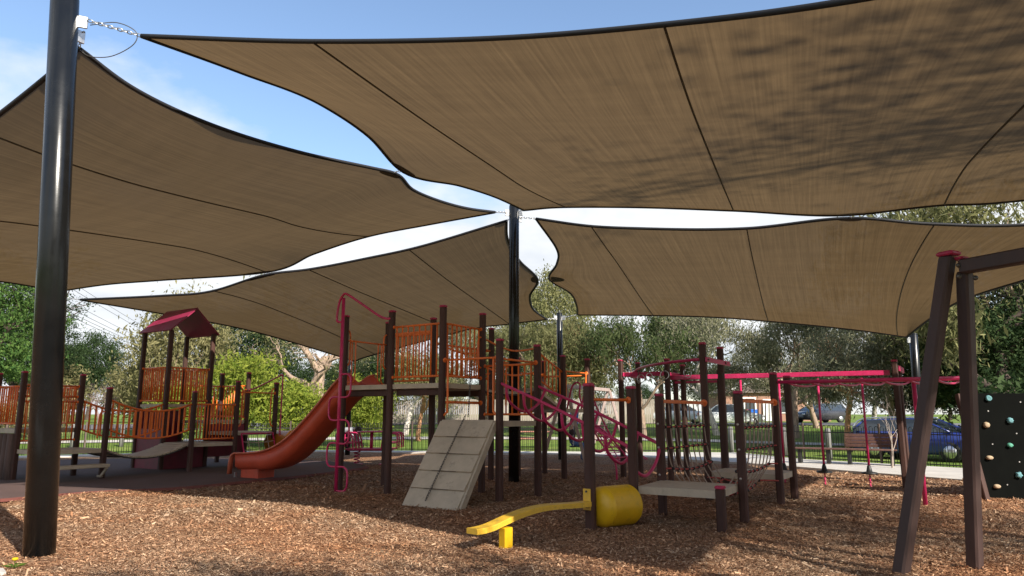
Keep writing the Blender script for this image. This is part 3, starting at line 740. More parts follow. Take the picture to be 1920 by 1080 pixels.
# loose safety cable at the left pole
mb = MB(); P = smooth_pts([V(-5.18, 8.02, 6.2), V(-4.9, 8.08, 6.27), V(-4.66, 8.1, 6.16), V(-4.68, 8.12, 6.0), V(-4.95, 8.15, 5.86), V(-5.25, 8.2, 5.88), V(-5.4, 8.22, 5.98)], 6)
mb.tube(P, 0.006, 5); mb.build('safety_cable', M['chain_dark'], PA)

# ------------------------------------------------------------------ play equipment helpers
PW = 0.116
def post(parent, p, z1, capm='cap', w=PW, z0=-0.12, cap=True, material='post'):
    p = Vector((p.x, p.y, 0))
    mb = MB(); mb.box(p + UP * ((z0 + z1) / 2), (w, w, z1 - z0), AX, w * 0.2)
    ob = mb.build('post', M[material], parent)
    if cap:
        mb = MB(); mb.box(p + UP * (z1 + 0.004), (w * 1.04, w * 1.04, 0.045), AX, 0.014)
        mb.build('cap', M[capm], ob)
    return ob

def deck(parent, corners, z, t=0.09, name='deck', material='deck'):
    mb = MB(); mb.prism([Vector((c.x, c.y, z - t)) for c in corners], UP, t)
    return mb.build(name, M[material], parent)

BARS = {}
def bar_mesh(h, r, m):
    k = (round(h, 2), r, m)
    if k not in BARS:
        mb = MB(); mb.tube([(0, 0, 0), (0, 0, k[0])], r, 8); BARS[k] = mb.mesh('bar', (0, 0, 0), M[m])
    return BARS[k]

def rail_panel(parent, a, b, z0, z1, n=8, r=0.021, inset=0.075, m='orange', rb=0.0165):
    """welded guard panel between two posts: two rails (one part) and each upright a sub-part"""
    a, b = Vector((a.x, a.y, 0)), Vector((b.x, b.y, 0)); d = (b - a).normalized(); L = (b - a).length
    p, q = a + d * 0.055, b - d * 0.055
    for z in (z1, z0):
        mb = MB()
        mb.tube([p + UP * z, q + UP * z], r, 8)
        for e, sg in ((p, 1), (q, -1)): mb.lathe([(0.036, 0), (0.036, 0.012), (0.024, 0.02)], e + UP * z, 10, d * sg)
        ob = mb.build('guard_rail', M[m], parent)
    me = bar_mesh(z1 - z0, rb, m)
    for i in range(n):
        x = a + d * (inset + 0.06 + (L - 2 * inset - 0.12) * i / max(1, n - 1))
        shared('bar', me, ob, x + UP * z0)
    return ob

def bar_between(parent, a, b, z, r=0.019, m='orange', name='grab_bar', flange=True):
    p, q = Vector((a.x, a.y, z)), Vector((b.x, b.y, z)); d = (q - p).normalized()
    p, q = p + d * 0.05, q - d * 0.05; mb = MB(); mb.tube([p, q], r, 10)
    if flange:
        for e, sg in ((p, 1), (q, -1)): mb.lathe([(0.048, 0), (0.048, 0.014), (0.026, 0.026)], e, 12, d * sg)
    return mb.build(name, M[m], parent)

def flat_bar(parent, p, q, w, h, m='magenta', name='beam'):
    mb = MB(); mb.beam(p, q, w, h, UP, 0.008); return mb.build(name, M[m], parent)

def tube_part(parent, pts, r, m, name, n=10, k=8, smooth=True):
    mb = MB(); mb.tube(smooth_pts(pts, k) if smooth else pts, r, n); return mb.build(name, M[m], parent)

# ------------------------------------------------------------------ main play tower
s_ = 1.27
P2 = V(-1.28, 13.1); P1 = P2 - U * s_; P4 = P2 + W * s_; P3 = P1 + W * s_
PAa = P1 - U * s_; P1b = PAa + W * s_; P6 = P2 + U * s_; P7 = P4 + U * s_
P5 = P3 + W * 2.15; P5b = P4 + W * 2.15
C3 = P4 + W * 3.3; C1 = P3 + W * 3.3; C4 = C3 + W * s_; C2 = C1 + W * s_
tower = thing('play_tower', 'brown post play tower with orange rails, red slide and beige ramp in the middle', 'play tower', (P2.x, P2.y, 0))
for p, z in ((P1, 3.47), (P2, 3.47), (P4, 3.47), (P3, 3.47), (PAa, 3.47), (P1b, 3.47), (P5, 3.47), (P6, 2.77), (P7, 2.77), (P5b, 2.95), (C1, 2.85), (C2, 2.85), (C3, 2.85), (C4, 2.85)):
    post(tower, p, z)
h = 0.02
def cell(a, b, c, d, z, **k): return deck(tower, (a, b, c, d), z, **k)
ins = 0.03
cell(PAa + U * .02, P1 - U * .004, P3 - U * .004, P1b + U * .02, 2.06)
cell(P1 + U * .004, P2, P4, P3 + U * .004, 2.06)
cell(P2 + U * .02 , P6, P7, P4 + U * .02, 1.37)
cell(C1, C3, C4, C2, 1.62)
for a, b in ((P1, P2), (PAa, P1), (P3, P4)):
    d = (b - a).normalized(); flat_bar(tower, a + d * .07 + UP * 1.9 + W * .12, b - d * .07 + UP * 1.9 + W * .12, 0.05, 0.12, 'post', 'bearer')
rail_panel(tower, P1, P2, 2.19, 3.16, 8)
rail_panel(tower, P2, P4, 2.19, 3.16, 8)
rail_panel(tower, P1b, P3, 2.19, 3.16, 7)
rail_panel(tower, P4, P7, 1.49, 2.43, 8)
rail_panel(tower, P5, C1, 2.0, 2.72, 8)
flat_bar(tower, P1b + UP * 3.2 + U * .05, P3 + UP * 3.2 - U * .05, 0.03, 0.07, 'orange', 'top_bar')
bar_between(tower, P2, P6, 2.47)
bar_between(tower, P6, P7, 2.45)
bar_between(tower, P2, P4, 1.71, 0.026, name='step_bar')
# bent grab handle at the ramp head
d = (P6 - P2).normalized()
tube_part(tower, [P2 + d * .13 + UP * 2.47, P2 + d * .13 + UP * 1.62, P2 + d * .115 + UP * 1.53, P2 + d * .05 + UP * 1.47], 0.02, 'orange', 'grab_handle')
tube_part(tower, [P6 - d * .13 + UP * 2.47, P6 - d * .13 + UP * 1.62, P6 - d * .115 + UP * 1.53, P6 - d * .05 + UP * 1.47], 0.02, 'orange', 'grab_handle')
# looped handle by the upper deck at P4
tube_part(tower, [P4 - W * .06 + UP * 3.0, P4 - W * .14 + UP * 2.95, P4 - W * .16 + UP * 2.6, P4 - W * .12 + UP * 2.42, P4 - W * .05 + UP * 2.4], 0.018, 'orange', 'grab_handle')
# slide entry guards
def slide_guard(parent, a, b, zd, zt):
    d = (b - a).normalized(); L = (b - a).length
    bar_between(parent, a, b, zt, 0.017, flange=False, name='cross_bar')
    for e, sg in ((a, 1), (b, -1)):
        dd = d * sg
        tube_part(parent, [e + dd * .06 + UP * (zt + .22), e + dd * .13 + UP * (zt + .14), e + dd * .14 + UP * (zt - .2), e + dd * .13 + UP * (zt - .45), e + dd * .06 + UP * (zt - .52)], 0.018, 'orange', 'grab_handle')
        for k in (.2, .30):
            tube_part(parent, [e + dd * k + UP * zt, e + dd * k + UP * (zd + .22), e + dd * (k - .05) + UP * (zd + .08), e + dd * .06 + UP * (zd + .06)], 0.014, 'orange', 'guard_bar')
slide_guard(tower, PAa, P1b, 2.06, 2.98)
# bridge from the upper deck: planks on two chains, then a sloping ramp
nP = 9
for i in range(nP):
    c = P3 + (P4 - P3) * 0.5 + W * (0.12 + (2.15 - 0.2) * (i + .5) / nP)
    mb = MB(); mb.box(c + UP * (1.98 - 0.05 * math.sin(math.pi * (i + .5) / nP)), (1.02, 0.17, 0.05), AX, 0.008); mb.build('bridge_plank', M['deck'], tower)
for e in (P3, P4):
    sg = 1 if e is P3 else -1
    off = U * (0.13 * sg)
    tube_part(tower, [e + off + W * .06 + UP * 1.95, e + off + W * 1.07 + UP * 1.89, e + off + W * 2.1 + UP * 1.95], 0.02, 'joiner', 'bridge_cable')
    tube_part(tower, [e + W * .06 + UP * 2.98, e + W * 1.07 + UP * 2.82, e + W * 2.1 + UP * 2.95], 0.02, 'orange', 'bridge_rail')
    tube_part(tower, [e + W * .06 + UP * 2.42, e + W * 1.07 + UP * 2.30, e + W * 2.1 + UP * 2.42], 0.02, 'orange', 'bridge_rail')
rail_panel(tower, P3 + W * .2, P5 - W * .12, 2.3, 2.95, 10)
d1, d2 = P5 + UP * 2.03, C1 + UP * 1.62
mb = MB(); A0 = P5 + U * .07 + W * .1; A1_ = P5b - U * .07 + W * .1
mb.prism([A0 + UP * 2.0, A1_ + UP * 2.0, C3 - U * .07 + UP * 1.60, C1 + U * .07 + UP * 1.60], UP, 0.07); mb.build('sloping_deck', M['deck'], tower)
for a, b in ((P5, C1), (P5b, C3)):
    tube_part(tower, [a + UP * 2.86, b + UP * 2.46], 0.022, 'orange', 'sloping_rail', smooth=False)
    tube_part(tower, [a + UP * 2.26, b + UP * 1.86], 0.018, 'orange', 'sloping_rail', smooth=False)
    me = bar_mesh(0.6, 0.0165, 'orange')
    for k in range(6):
        f = (k + .7) / 6.6; shared('bar', me, tower, a + (b - a) * f + UP * (2.26 - .4 * f))
bar_between(tower, C3, C4, 2.5, 0.02); bar_between(tower, C1, C2, 2.5, 0.02); bar_between(tower, C2, C4, 2.45, 0.02)
for e in (C3, C4):
    sg = W if e is C3 else -W
    tube_part(tower, [e + U * .02 + sg * .12 + UP * 2.5, e + sg * .12 + UP * 1.85, e + sg * .08 + UP * 1.74, e + sg * .04 + UP * 1.7], 0.02, 'orange', 'grab_handle')
# curved ladder from the far landing
mids = (C3 + C4) / 2
for off in (-.36, .36):
    b0 = mids + W * off
    tube_part(tower, [b0 + UP * 1.62 - U * .05, b0 + U * .1 + UP * 2.15, b0 + U * .3 + UP * 2.2, b0 + U * .32 + UP * 1.8, b0 + U * .75 + UP * 0.95, b0 + U * 1.15 + UP * .45, b0 + U * 1.2 + UP * -.05], 0.022, 'magenta', 'ladder_rail')
for k in range(6):
    f = k / 5; c = mids + U * (.34 + .78 * f) + UP * (1.7 - 1.2 * f)
    tube_part(tower, [c - W * .36, c + W * .36], 0.017, 'magenta', 'ladder_rung', smooth=False)

# ramp of overlapping boards with a climbing chain
r0a, r0b = P2 + d * .075 - W * .03, P6 - d * .075 - W * .03
run = 0.98
for i in range(5):
    f0, f1 = i / 5, (i + 1) / 5 + 0.02
    za, zb = 1.37 * (1 - f0) , 1.37 * (1 - f1)
    if i == 4: zb = -0.05; f1 = 1.02
    q = [r0a - W * (run * f0) + UP * za, r0b - W * (run * f0) + UP * za, r0b - W * (run * f1) + UP * (zb), r0a - W * (run * f1) + UP * (zb)]
    nrm = (q[1] - q[0]).cross(q[3] - q[0]).normalized()
    if nrm.z < 0: nrm = -nrm
    # lower edge of each board stands proud of the next
    q2 = [q[0], q[1], q[2] + nrm * 0.042, q[3] + nrm * 0.042]
    mb = MB(); mb.prism(q2, nrm, 0.045)
    bd = mb.build('ramp_board', M['deck'], tower)
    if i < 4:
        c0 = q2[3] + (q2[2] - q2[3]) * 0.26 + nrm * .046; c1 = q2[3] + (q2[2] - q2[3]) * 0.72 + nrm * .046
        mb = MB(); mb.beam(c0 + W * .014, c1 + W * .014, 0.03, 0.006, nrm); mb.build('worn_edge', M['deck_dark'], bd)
for e, sg in ((r0a, -1), (r0b, 1)):
    mb = MB(); o = d * (sg * 0.022)
    mb.beam(e + o + UP * 1.34, e + o - W * (run * 1.0) - UP * .03, 0.04, 0.11, UP); mb.build('ramp_side', M['deck'], tower)
cc = P2 + (P6 - P2) * .52
top = cc + UP * 2.46; mid_ = cc - W * .1 + UP * 1.45; bot = P2 + (P6 - P2) * .42 - W * (run * .98) + UP * 0.06
chain_mesh_pts(top, mid_ + W * .02, tower, 'climbing_chain', 0.06, 0.0055, M['chain_dark'])
chain_mesh_pts(mid_ + nrm * .06, bot + nrm * .105, tower, 'climbing_chain', 0.06, 0.0055, M['chain_dark'])

# coil climbing pole
cp = V(-3.36, 14.0)
tube_part(tower, [cp - UP * .1, cp + UP * 3.78], 0.034, 'magenta', 'climbing_pole', smooth=False, n=14)
e1 = P1 - W * .04
tube_part(tower, [cp - U * .10 + UP * 3.30, cp - U * .17 + UP * 3.36, cp - U * .13 + UP * 3.66, cp - U * .03 + UP * 3.83, cp + U * .1 + UP * 3.84, cp + (e1 - cp) * .45 + UP * 3.6, cp + (e1 - cp) * .8 + UP * 3.37, e1 + UP * 3.33], 0.024, 'magenta', 'handrail')
tube_part(tower, [cp + UP * 3.3, cp - U * .1 + UP * 3.3], 0.022, 'magenta', 'handrail', smooth=False)
zz = 0.06
for k in range(5):
    sg = 1 if k % 2 == 0 else -1
    ex = (U * .86 + W * -.1).normalized() * sg; w_ = 0.33; hh = .44
    z0 = zz + k * hh
    tube_part(tower, [cp + UP * z0, cp + ex * (w_ * .65) + UP * z0, cp + ex * (w_ * .94) + UP * (z0 + .06), cp + ex * w_ + UP * (z0 + .16), cp + ex * w_ + UP * (z0 + hh - .16), cp + ex * (w_ * .94) + UP * (z0 + hh - .06), cp + ex * (w_ * .65) + UP * (z0 + hh), cp + UP * (z0 + hh)], 0.019, 'magenta', 'foot_loop', k=5)

# slide
SD = -U
sm = (PAa + P1b) / 2 + W * .02
prof = smooth_pts([V(-0.1, 2.10), V(0.2, 2.10), V(0.5, 1.95), V(0.95, 1.55), V(1.4, 1.17), V(1.9, 0.80), V(2.4, .56), V(2.9, .45), V(3.4, .41), V(3.72, .40)], 5)
def slide_mesh():
    mb = MB(); vs = []; fs = []
    # section: (across, height above bed) closed loop, outer skin underneath
    def sec(dd, z):
        wall = 0.20 if dd > .15 else 0.20 * max(0, (dd + .1) / .25)
        under = 0.20 if dd < 3.0 else 0.16
        pts = [(-.37, wall), (-.31, wall), (-.25, .04), (-.12, 0), (.12, 0), (.25, .04), (.31, wall), (.37, wall), (.35, -under * .5), (.26, -under), (-.26, -under), (-.35, -under * .5)]
        return [sm + SD * dd + W * a + UP * (z + hgt) for a, hgt in pts]
    for p in prof: vs += sec(p.x, p.y)
    m = 12
    for i in range(len(prof) - 1):
        for k in range(m):
            l = (k + 1) % m; fs.append((i * m + k, i * m + l, (i + 1) * m + l, (i + 1) * m + k))
    fs += [tuple(range(m)), tuple((len(prof) - 1) * m + k for k in range(m))]
    mb.add(vs, fs, True); return mb
sl = slide_mesh().build('slide', M['slide'], tower)
for sg in (-1, 1):
    mb = MB(); P = [sm + SD * p.x + W * (.36 * sg) + UP * (p.y + .205) for p in prof if p.x > .1]
    P += [P[-1] + SD * .10 - UP * .05, P[-1] + SD * .15 - UP * .2, P[-1] + SD * .17 - UP * .47]
    vs = []; fs = []
    for i, p in enumerate(P):
        t = (P[min(i + 1, len(P) - 1)] - P[max(i - 1, 0)]).normalized(); nn = W.cross(t).normalized()
        if nn.z < -.2: nn = -nn
        for a, b in ((-.055, -.012), (.055, -.012), (.055, .022), (-.055, .022)): vs.append(p + W * a + nn * b)
    for i in range(len(P) - 1):
        for k in range(4): l = (k + 1) % 4; fs.append((i * 4 + k, i * 4 + l, i * 4 + 4 + l, i * 4 + 4 + k))
    fs += [(3, 2, 1, 0), tuple(4 * (len(P) - 1) + k for k in range(4))]
    mb.add(vs, fs, True); mb.build('slide_lip', M['slide_lip'], sl)
mb = MB(); c = sm + SD * 3.35
mb.box(c + UP * .16, (0.60, 0.50, 0.30), AX, .03); mb.build('slide_foot', M['slide'], sl)
for sg in (-1, 1):
    mb = MB(); mb.box(sm + SD * 3.78 + W * (.28 * sg) + UP * .06, (.04, .04, .22), AX); mb.build('slide_leg', M['galv'], sl)

# hanging loop ladder from the tower down to the net frame
P14 = V(2.25, 11.0); P21 = P14 + U * 1.2; P10 = P14 - W * 1.05; P22 = P21 - W * 1.05
P18 = P14 + W * 2.2; P23 = P21 + W * 2.2; P19 = P18 + W * 1.05; P24 = P23 + W * 1.05
ra, rb = (P6 + UP * 2.03, P10 + UP * 1.02), (P7 + UP * 2.02, P14 + UP * 1.04)
tube_part(tower, [ra[0], ra[0] + (ra[1] - ra[0]) * .5 + UP * .03, ra[1]], 0.026, 'magenta', 'loop_ladder_rail')
tube_part(tower, [rb[0] + UP * .04 - U * .05, rb[0] + (rb[1] - rb[0]) * .06, rb[0] + (rb[1] - rb[0]) * .5 + UP * .03, rb[1]], 0.026, 'magenta', 'loop_ladder_rail')
for k in range(7):
    f = 0.06 + 0.92 * k / 6
    a = ra[0] + (ra[1] - ra[0]) * f; b = rb[0] + (rb[1] - rb[0]) * min(1, f + 0.02); dn = (ra[1] - ra[0]).normalized() * .0
    m1 = a + (b - a) * .08 - UP * .26; m2 = a + (b - a) * .45 - UP * .42; m3 = a + (b - a) * .8 - UP * .27
    tube_part(tower, [a, m1, m2, m3, b], 0.024, 'magenta', 'loop_rung')

# ------------------------------------------------------------------ roller log
roller = thing('log_roller', 'yellow ribbed barrel roller on two brown posts with orange hand bar', 'log roller', (1.05, 9.7, 0))
P9 = V(1.03, 9.66)
post(roller, P9, 1.88, w=.125); 
axd = (P10 - P9).normalized()
bar_between(roller, P9, P10, 1.69, .021)
mb = MB(); L0 = 0.075; L1 = (P10 - P9).length - .06; rr = .262; prf = [(0.0, L0), (.10, L0 + .004), (.20, L0 + .03), (.245, L0 + .075), (rr, L0 + .13)]
nr = 22
for k in range(nr):
    x = L0 + .14 + (L1 - L0 - .2) * k / nr; w_ = (L1 - L0 - .2) / nr
    prf += [(rr, x), (rr, x + w_ * .55), (rr - .006, x + w_ * .65), (rr - .006, x + w_ * .92)]
prf += [(rr, L1 - .05), (.245, L1 - .02), (.2, L1), (0, L1)]
ctr = P9 + UP * .285
mb.lathe(prf, ctr, 40, axd); drum = mb.build('drum', M['yellow'], roller)
mb = MB(); mb.lathe([(.03, -.02), (.03, .09)], ctr, 12, axd); mb.build('axle', M['chain_dark'], roller)
# post at the far end of the roller belongs to the net frame platform

# ------------------------------------------------------------------ yellow balance beam
bb = thing('balance_beam', 'wavy yellow balance beam resting on a short yellow leg', 'balance beam', (-0.07, 8.4, 0))
a = V(-.44, 8.12, .245); b = V(0.97, 9.6, .40); dd = (b - a); dd.z = 0; Ld = dd.length; dd.normalize(); nn = V(-dd.y, dd.x)
P = []
for i in range(29):
    f = i / 28; z = .235 + .165 * f + .055 * math.sin((f * 1.35 - .22) * math.pi * 1.2) * (1 if f > .16 else f / .16)
    P.append(Vector((a.x, a.y, 0)) + dd * (Ld * f) + UP * z)
mb = MB(); vs = []; fs = []
for p in P:
    for x, z in ((-.085, -.032), (.085, -.032), (.085, .02), (.078, .028), (-.078, .028), (-.085, .02)): vs.append(p + nn * x + UP * z)
for i in range(len(P) - 1):
    for k in range(6): l = (k + 1) % 6; fs.append((i * 6 + k, i * 6 + l, i * 6 + 6 + l, i * 6 + 6 + k))
fs += [tuple(range(5, -1, -1)), tuple(6 * (len(P) - 1) + k for k in range(6))]
mb.add(vs, fs, False); mb.build('plank', M['yellow_worn'], bb)
mb = MB(); c = V(-.07, 8.42); mb.box(c + UP * .10, (.13, .10, .26), (dd, nn, UP), .006); mb.build('leg', M['yellow'], bb)
mb = MB(); mb.box(P9 - dd * .075 + UP * .40, (.016, .12, .27), (dd, nn, UP), .004); br = mb.build('bracket', M['yellow_worn'], bb)
for z in (.31, .50):
    mb = MB(); mb.lathe([(.014, 0), (.014, .012)], P9 - dd * .083 + UP * z, 10, -dd); mb.build('bolt', M['chain_dark'], br)

# ------------------------------------------------------------------ net frame
nf = thing('net_climbing_frame', 'rope net bridge between low beige platforms, with overhead magenta ladder', 'climbing frame', (P21.x, P21.y, 0))
for p, z in ((P14, 1.78), (P21, 1.80), (P10, 1.86), (P22, .56), (P18, 2.75), (P19, 2.75), (P23, 2.17), (P24, 2.16)): post(nf, p, z)
deck(nf, (P10 + U * .07, P22 - W * .0 - U * .005, P21 - U * .07, P14 + W * .0), .52, .10)
deck(nf, (P18, P23, P24, P19), .50, .10)
for z in (.6, 1.0, 1.35):
    for p in (P14, P21):
        mb = MB(); mb.lathe([(.019, 0), (.015, .009), (0, .012)], p - W * (PW / 2) + UP * z - U * .01, 10, -W); mb.build('bolt', M['bolt'], nf)
for a, b in ((P14, P18), (P21, P23)):
    flat_bar(nf, a + UP * 1.69 + (b - a).normalized() * .06, b + UP * 1.69 - (b - a).normalized() * .06, .03, .055, 'orange', 'top_bar')
    mb = MB(); mb.lathe([(.062, 0), (.062, .014)], b + UP * 1.69 - (b - a).normalized() * .058, 14, -(b - a).normalized()); mb.build('flange', M['orange'], nf)
# hanging net: two sides and a sagging floor
def net_side(a, b, inward):
    root = None
    dv = (b - a).normalized(); L = (b - a).length; n = 9
    cols = []
    for i in range(n):
        f = (i + .7) / (n + .4); c = a + dv * (L * f)
        sag = 0.14 * math.sin(math.pi * f); inn = .20
        cols.append([c + UP * 1.66, c + inward * .02 + UP * 1.30, c + inward * .05 + UP * .98, c + inward * .12 + UP * (.70 - sag * .5), c + inward * .30 + UP * (.44 - sag)])
    for cpts in cols:
        rp = MB(); rp.tube(smooth_pts(cpts, 4), .0105, 6); rp.build('net_rope', M['rope'], nf)
    for lev in (1, 2, 3, 4):
        row = [a + UP * cols[0][lev].z + dv * .05] + [c[lev] for c in cols] + [b + UP * cols[-1][lev].z - dv * .05]
        hz = MB(); hz.tube(smooth_pts(row, 3), .0125, 6); ho = hz.build('net_cross_rope', M['rope_red'], nf)
        for c in cols: shared('joiner', join_me, ho, c[lev])
    return cols
jm = MB(); jm.lathe([(.012, -.03), (.026, -.02), (.026, .02), (.012, .03)], (0, 0, 0), 8, W); join_me = jm.mesh('joiner', (0, 0, 0), M['joiner'])
cA = net_side(P14, P18, U); cB = net_side(P21, P23, -U)
for i in range(9):
    a, b = cA[i][4], cB[i][4]; fl = MB(); fl.tube(smooth_pts([a, (a + b) / 2 - UP * .06, b], 4), .012, 6); fl.build('net_floor_rope', M['rope_red'], nf)
for k in (.33, .66):
    fl = MB(); fl.tube([cA[i][4] + (cB[i][4] - cA[i][4]) * k - UP * .05 for i in range(9)], .012, 6); ho = fl.build('net_floor_rope', M['rope_red'], nf)
    for i in range(9): shared('joiner', join_me, ho, cA[i][4] + (cB[i][4] - cA[i][4]) * k - UP * .05)
# overhead ladder running right from the far platform
La = P23 + UP * 2.03; Lb = P24 + UP * 2.06; LL = 2.75
tube_part(nf, [La, La + U * LL], .029, 'magenta', 'overhead_rail', smooth=False, n=12)
tube_part(nf, [Lb, Lb + U * (LL - .1)], .029, 'magenta', 'overhead_rail', smooth=False, n=12)
tube_part(nf, [La + U * LL, La + U * (LL + .08) + W * .1, Lb + U * (LL - .02) - W * .1, Lb + U * (LL - .1)], .027, 'magenta', 'overhead_rail')
for k in range(7):
    o = .2 + k * .36
    tube_part(nf, [La + U * o, La + U * (o + .1) + W * .2 - UP * .05, La + U * (o + .2) + W * .5 - UP * .06, La + U * (o + .28) + W * .8 - UP * .04, Lb + U * (o + .36)], .017, 'magenta', 'overhead_rung')
pe = P24 + U * 2.02
tube_part(nf, [Vector((pe.x, pe.y, -.05)), Vector((pe.x, pe.y, 2.06))], .036, 'magenta', 'support_pole', smooth=False, n=12)
flat_bar(nf, P18 + UP * 2.46 - W * .06 + U * .075, P19 + UP * 2.46 + W * .34 + U * .075, .035, .09, 'magenta', 'cross_beam')
for p in (P18, P19):
    mb = MB(); mb.lathe([(.018, 0), (.018, .02)], p + UP * 2.46 + U * .095, 10, U); mb.build('bolt', M['chain_dark'], nf)

# ------------------------------------------------------------------ ring track
P11 = V(2.66, 17.45); P12 = P11 + W * 1.05; P15 = V(3.6, 16.55); P17 = P15 + W * 1.05; P16 = V(4.25, 18.6); P20 = V(5.2, 17.9)
rt = thing('ring_track_frame', 'curved overhead tube with hanging rings on tall brown posts', 'ring track', (P15.x, P15.y, 0))
for p, z in ((P11, 2.78), (P12, 2.78), (P15, 2.74), (P17, 2.66), (P16, 2.62), (P20, 2.60)): post(rt, p, z, cap=(p not in (P16, P20)))
flat_bar(rt, P11 + UP * 2.44 - W * .05 + U * .078, P12 + UP * 2.44 + W * .3 + U * .078, .035, .10, 'magenta', 'cross_beam')
flat_bar(rt, P11 + UP * 2.44 + U * .1 , P15 + UP * 2.42 - U * .1, .035, .10, 'magenta', 'cross_beam')
flat_bar(rt, P15 + UP * 2.42 - W * .1 - U * .078, P17 + UP * 2.42 + W * .25 - U * .078, .035, .10, 'magenta', 'cross_beam')
flat_bar(rt, P16 + UP * 2.30 - W * .05, P20 + UP * 2.30, .03, .06, 'magenta', 'cross_beam')
tr_pts = smooth_pts([V(3.70, 13.25, 2.51), V(3.35, 13.9, 2.52), V(3.05, 14.8, 2.52), V(2.92, 15.7, 2.52), V(2.92, 16.5, 2.52), V(2.98, 17.3, 2.51), V(3.0, 17.9, 2.50)], 8)
tube_part(rt, tr_pts, .030, 'magenta', 'track_tube', smooth=False, n=12)
ringmb = MB(); ringmb.tube([(0.085 * math.cos(2 * math.pi * k / 20), 0, 0.085 * math.sin(2 * math.pi * k / 20)) for k in range(20)], .009, 6, closed=True)
ring_me = ringmb.mesh('ring', (0, 0, 0), M['galv'])
for i, f in enumerate((.16, .30, .44, .60, .68)):
    p = tr_pts[int(f * (len(tr_pts) - 1))]
    hk = MB(); hk.tube([p - UP * .02, p - UP * .16], .010, 6); hb = hk.build('hanger', M['chain_dark'], rt)
    shared('ring', ring_me, hb, p - UP * .24, (0, 0, (.3, -.2, .5, .1, 1.0)[i]))

# ------------------------------------------------------------------ stepper beam
sb = thing('stepper_beam', 'long bright magenta overhead beam spanning behind the monkey bars', 'overhead beam', (8.05, 15.1, 0))
Rr = V(8.08, 15.05); R2 = Rr + W * .75
post(sb, Rr, 2.60); post(sb, R2, 2.50)
bA, bB = V(3.72, 16.9, 2.34), V(8.02, 15.15, 2.36)
flat_bar(sb, bA, bB, .05, .105, 'magenta', 'beam')
flat_bar(sb, Rr + UP * 2.44 - W * .02 + U * .08, R2 + UP * 2.44 + W * .2 + U * .08, .04, .12, 'magenta', 'cross_beam')
names = ('first', 'second', 'third', 'fourth')
for i, k in enumerate((.345, .521, .694, .881)):
    p = bA + (bB - bA) * k; b0 = Vector((p.x, p.y, 0))
    st = thing('hanging_stepper', ('leftmost', 'second from left', 'third from left', 'rightmost')[i] + ' of four red poles with black foot discs under the beam', 'stepper', b0, 'hanging stepping poles')
    tube_part(st, [b0 + UP * .36, b0 + UP * 2.26], .024, 'magenta', 'pole', smooth=False, n=10)
    mb = MB(); mb.lathe([(0.0, .25), (.15, .255), (.165, .27), (.15, .29), (.06, .305), (.04, .40), (.026, .44)], b0, 24); mb.build('foot_disc', M['joiner'], st)
    chain_mesh_pts(b0 - UP * .03, b0 + UP * .26, st, 'ground_chain', .06, .010, M['magenta'])

# ------------------------------------------------------------------ near swing frame
sw = thing('timber_swing_set', 'dark timber swing A-frame with magenta top in the right foreground', 'swing frame', (4.1, 7.25, 0))
apx = V(4.40, 6.88, 3.02)
def leg(parent, a, b, w, name='leg', m='swing'):
    mb = MB(); dv = (b - a).normalized()
    mb.beam(a, b, w, w, V(.45, -.89), .018); return mb.build(name, M[m], parent)
l1 = leg(sw, V(3.70, 7.16, -.08), V(4.335, 6.9, 3.04), .125)
l2 = leg(sw, V(4.55, 7.36, -.08), V(4.46, 6.86, 2.88), .122)
bdir = V(.45, -.89).normalized()
mb = MB(); mb.beam(V(4.42, 6.84, 2.92), V(4.42, 6.84, 2.92) + bdir * 3.4, .12, .14, UP, .015); mb.build('top_beam', M['swing'], sw)
mb = MB(); mb.box(V(4.345, 6.9, 3.065), (.17, .17, .045), (bdir, V(.89, .45), UP), .015); mb.build('cap', M['cap'], sw)
mb = MB(); mb.box(V(4.43, 6.86, 3.01), (.12, .12, .03), (bdir, V(.89, .45), UP), .012); mb.build('cap', M['cap'], sw)
for p in (V(4.37, 6.80, 2.93), V(4.36, 6.80, 2.82), V(4.50, 6.77, 2.80)):
    mb = MB(); mb.lathe([(.026, 0), (.022, .012), (0, .016)], p, 10, (-.1, -1, 0)); mb.build('bolt', M['chain_dark'], sw)
far = V(4.42, 6.84, 0) + bdir * 3.3
leg(sw, far + V(-.75, -.25, -.08), far + V(0, 0, 2.95), .15); leg(sw, far + V(.45, -.25, -.08), far + V(.1, 0, 2.9), .15)

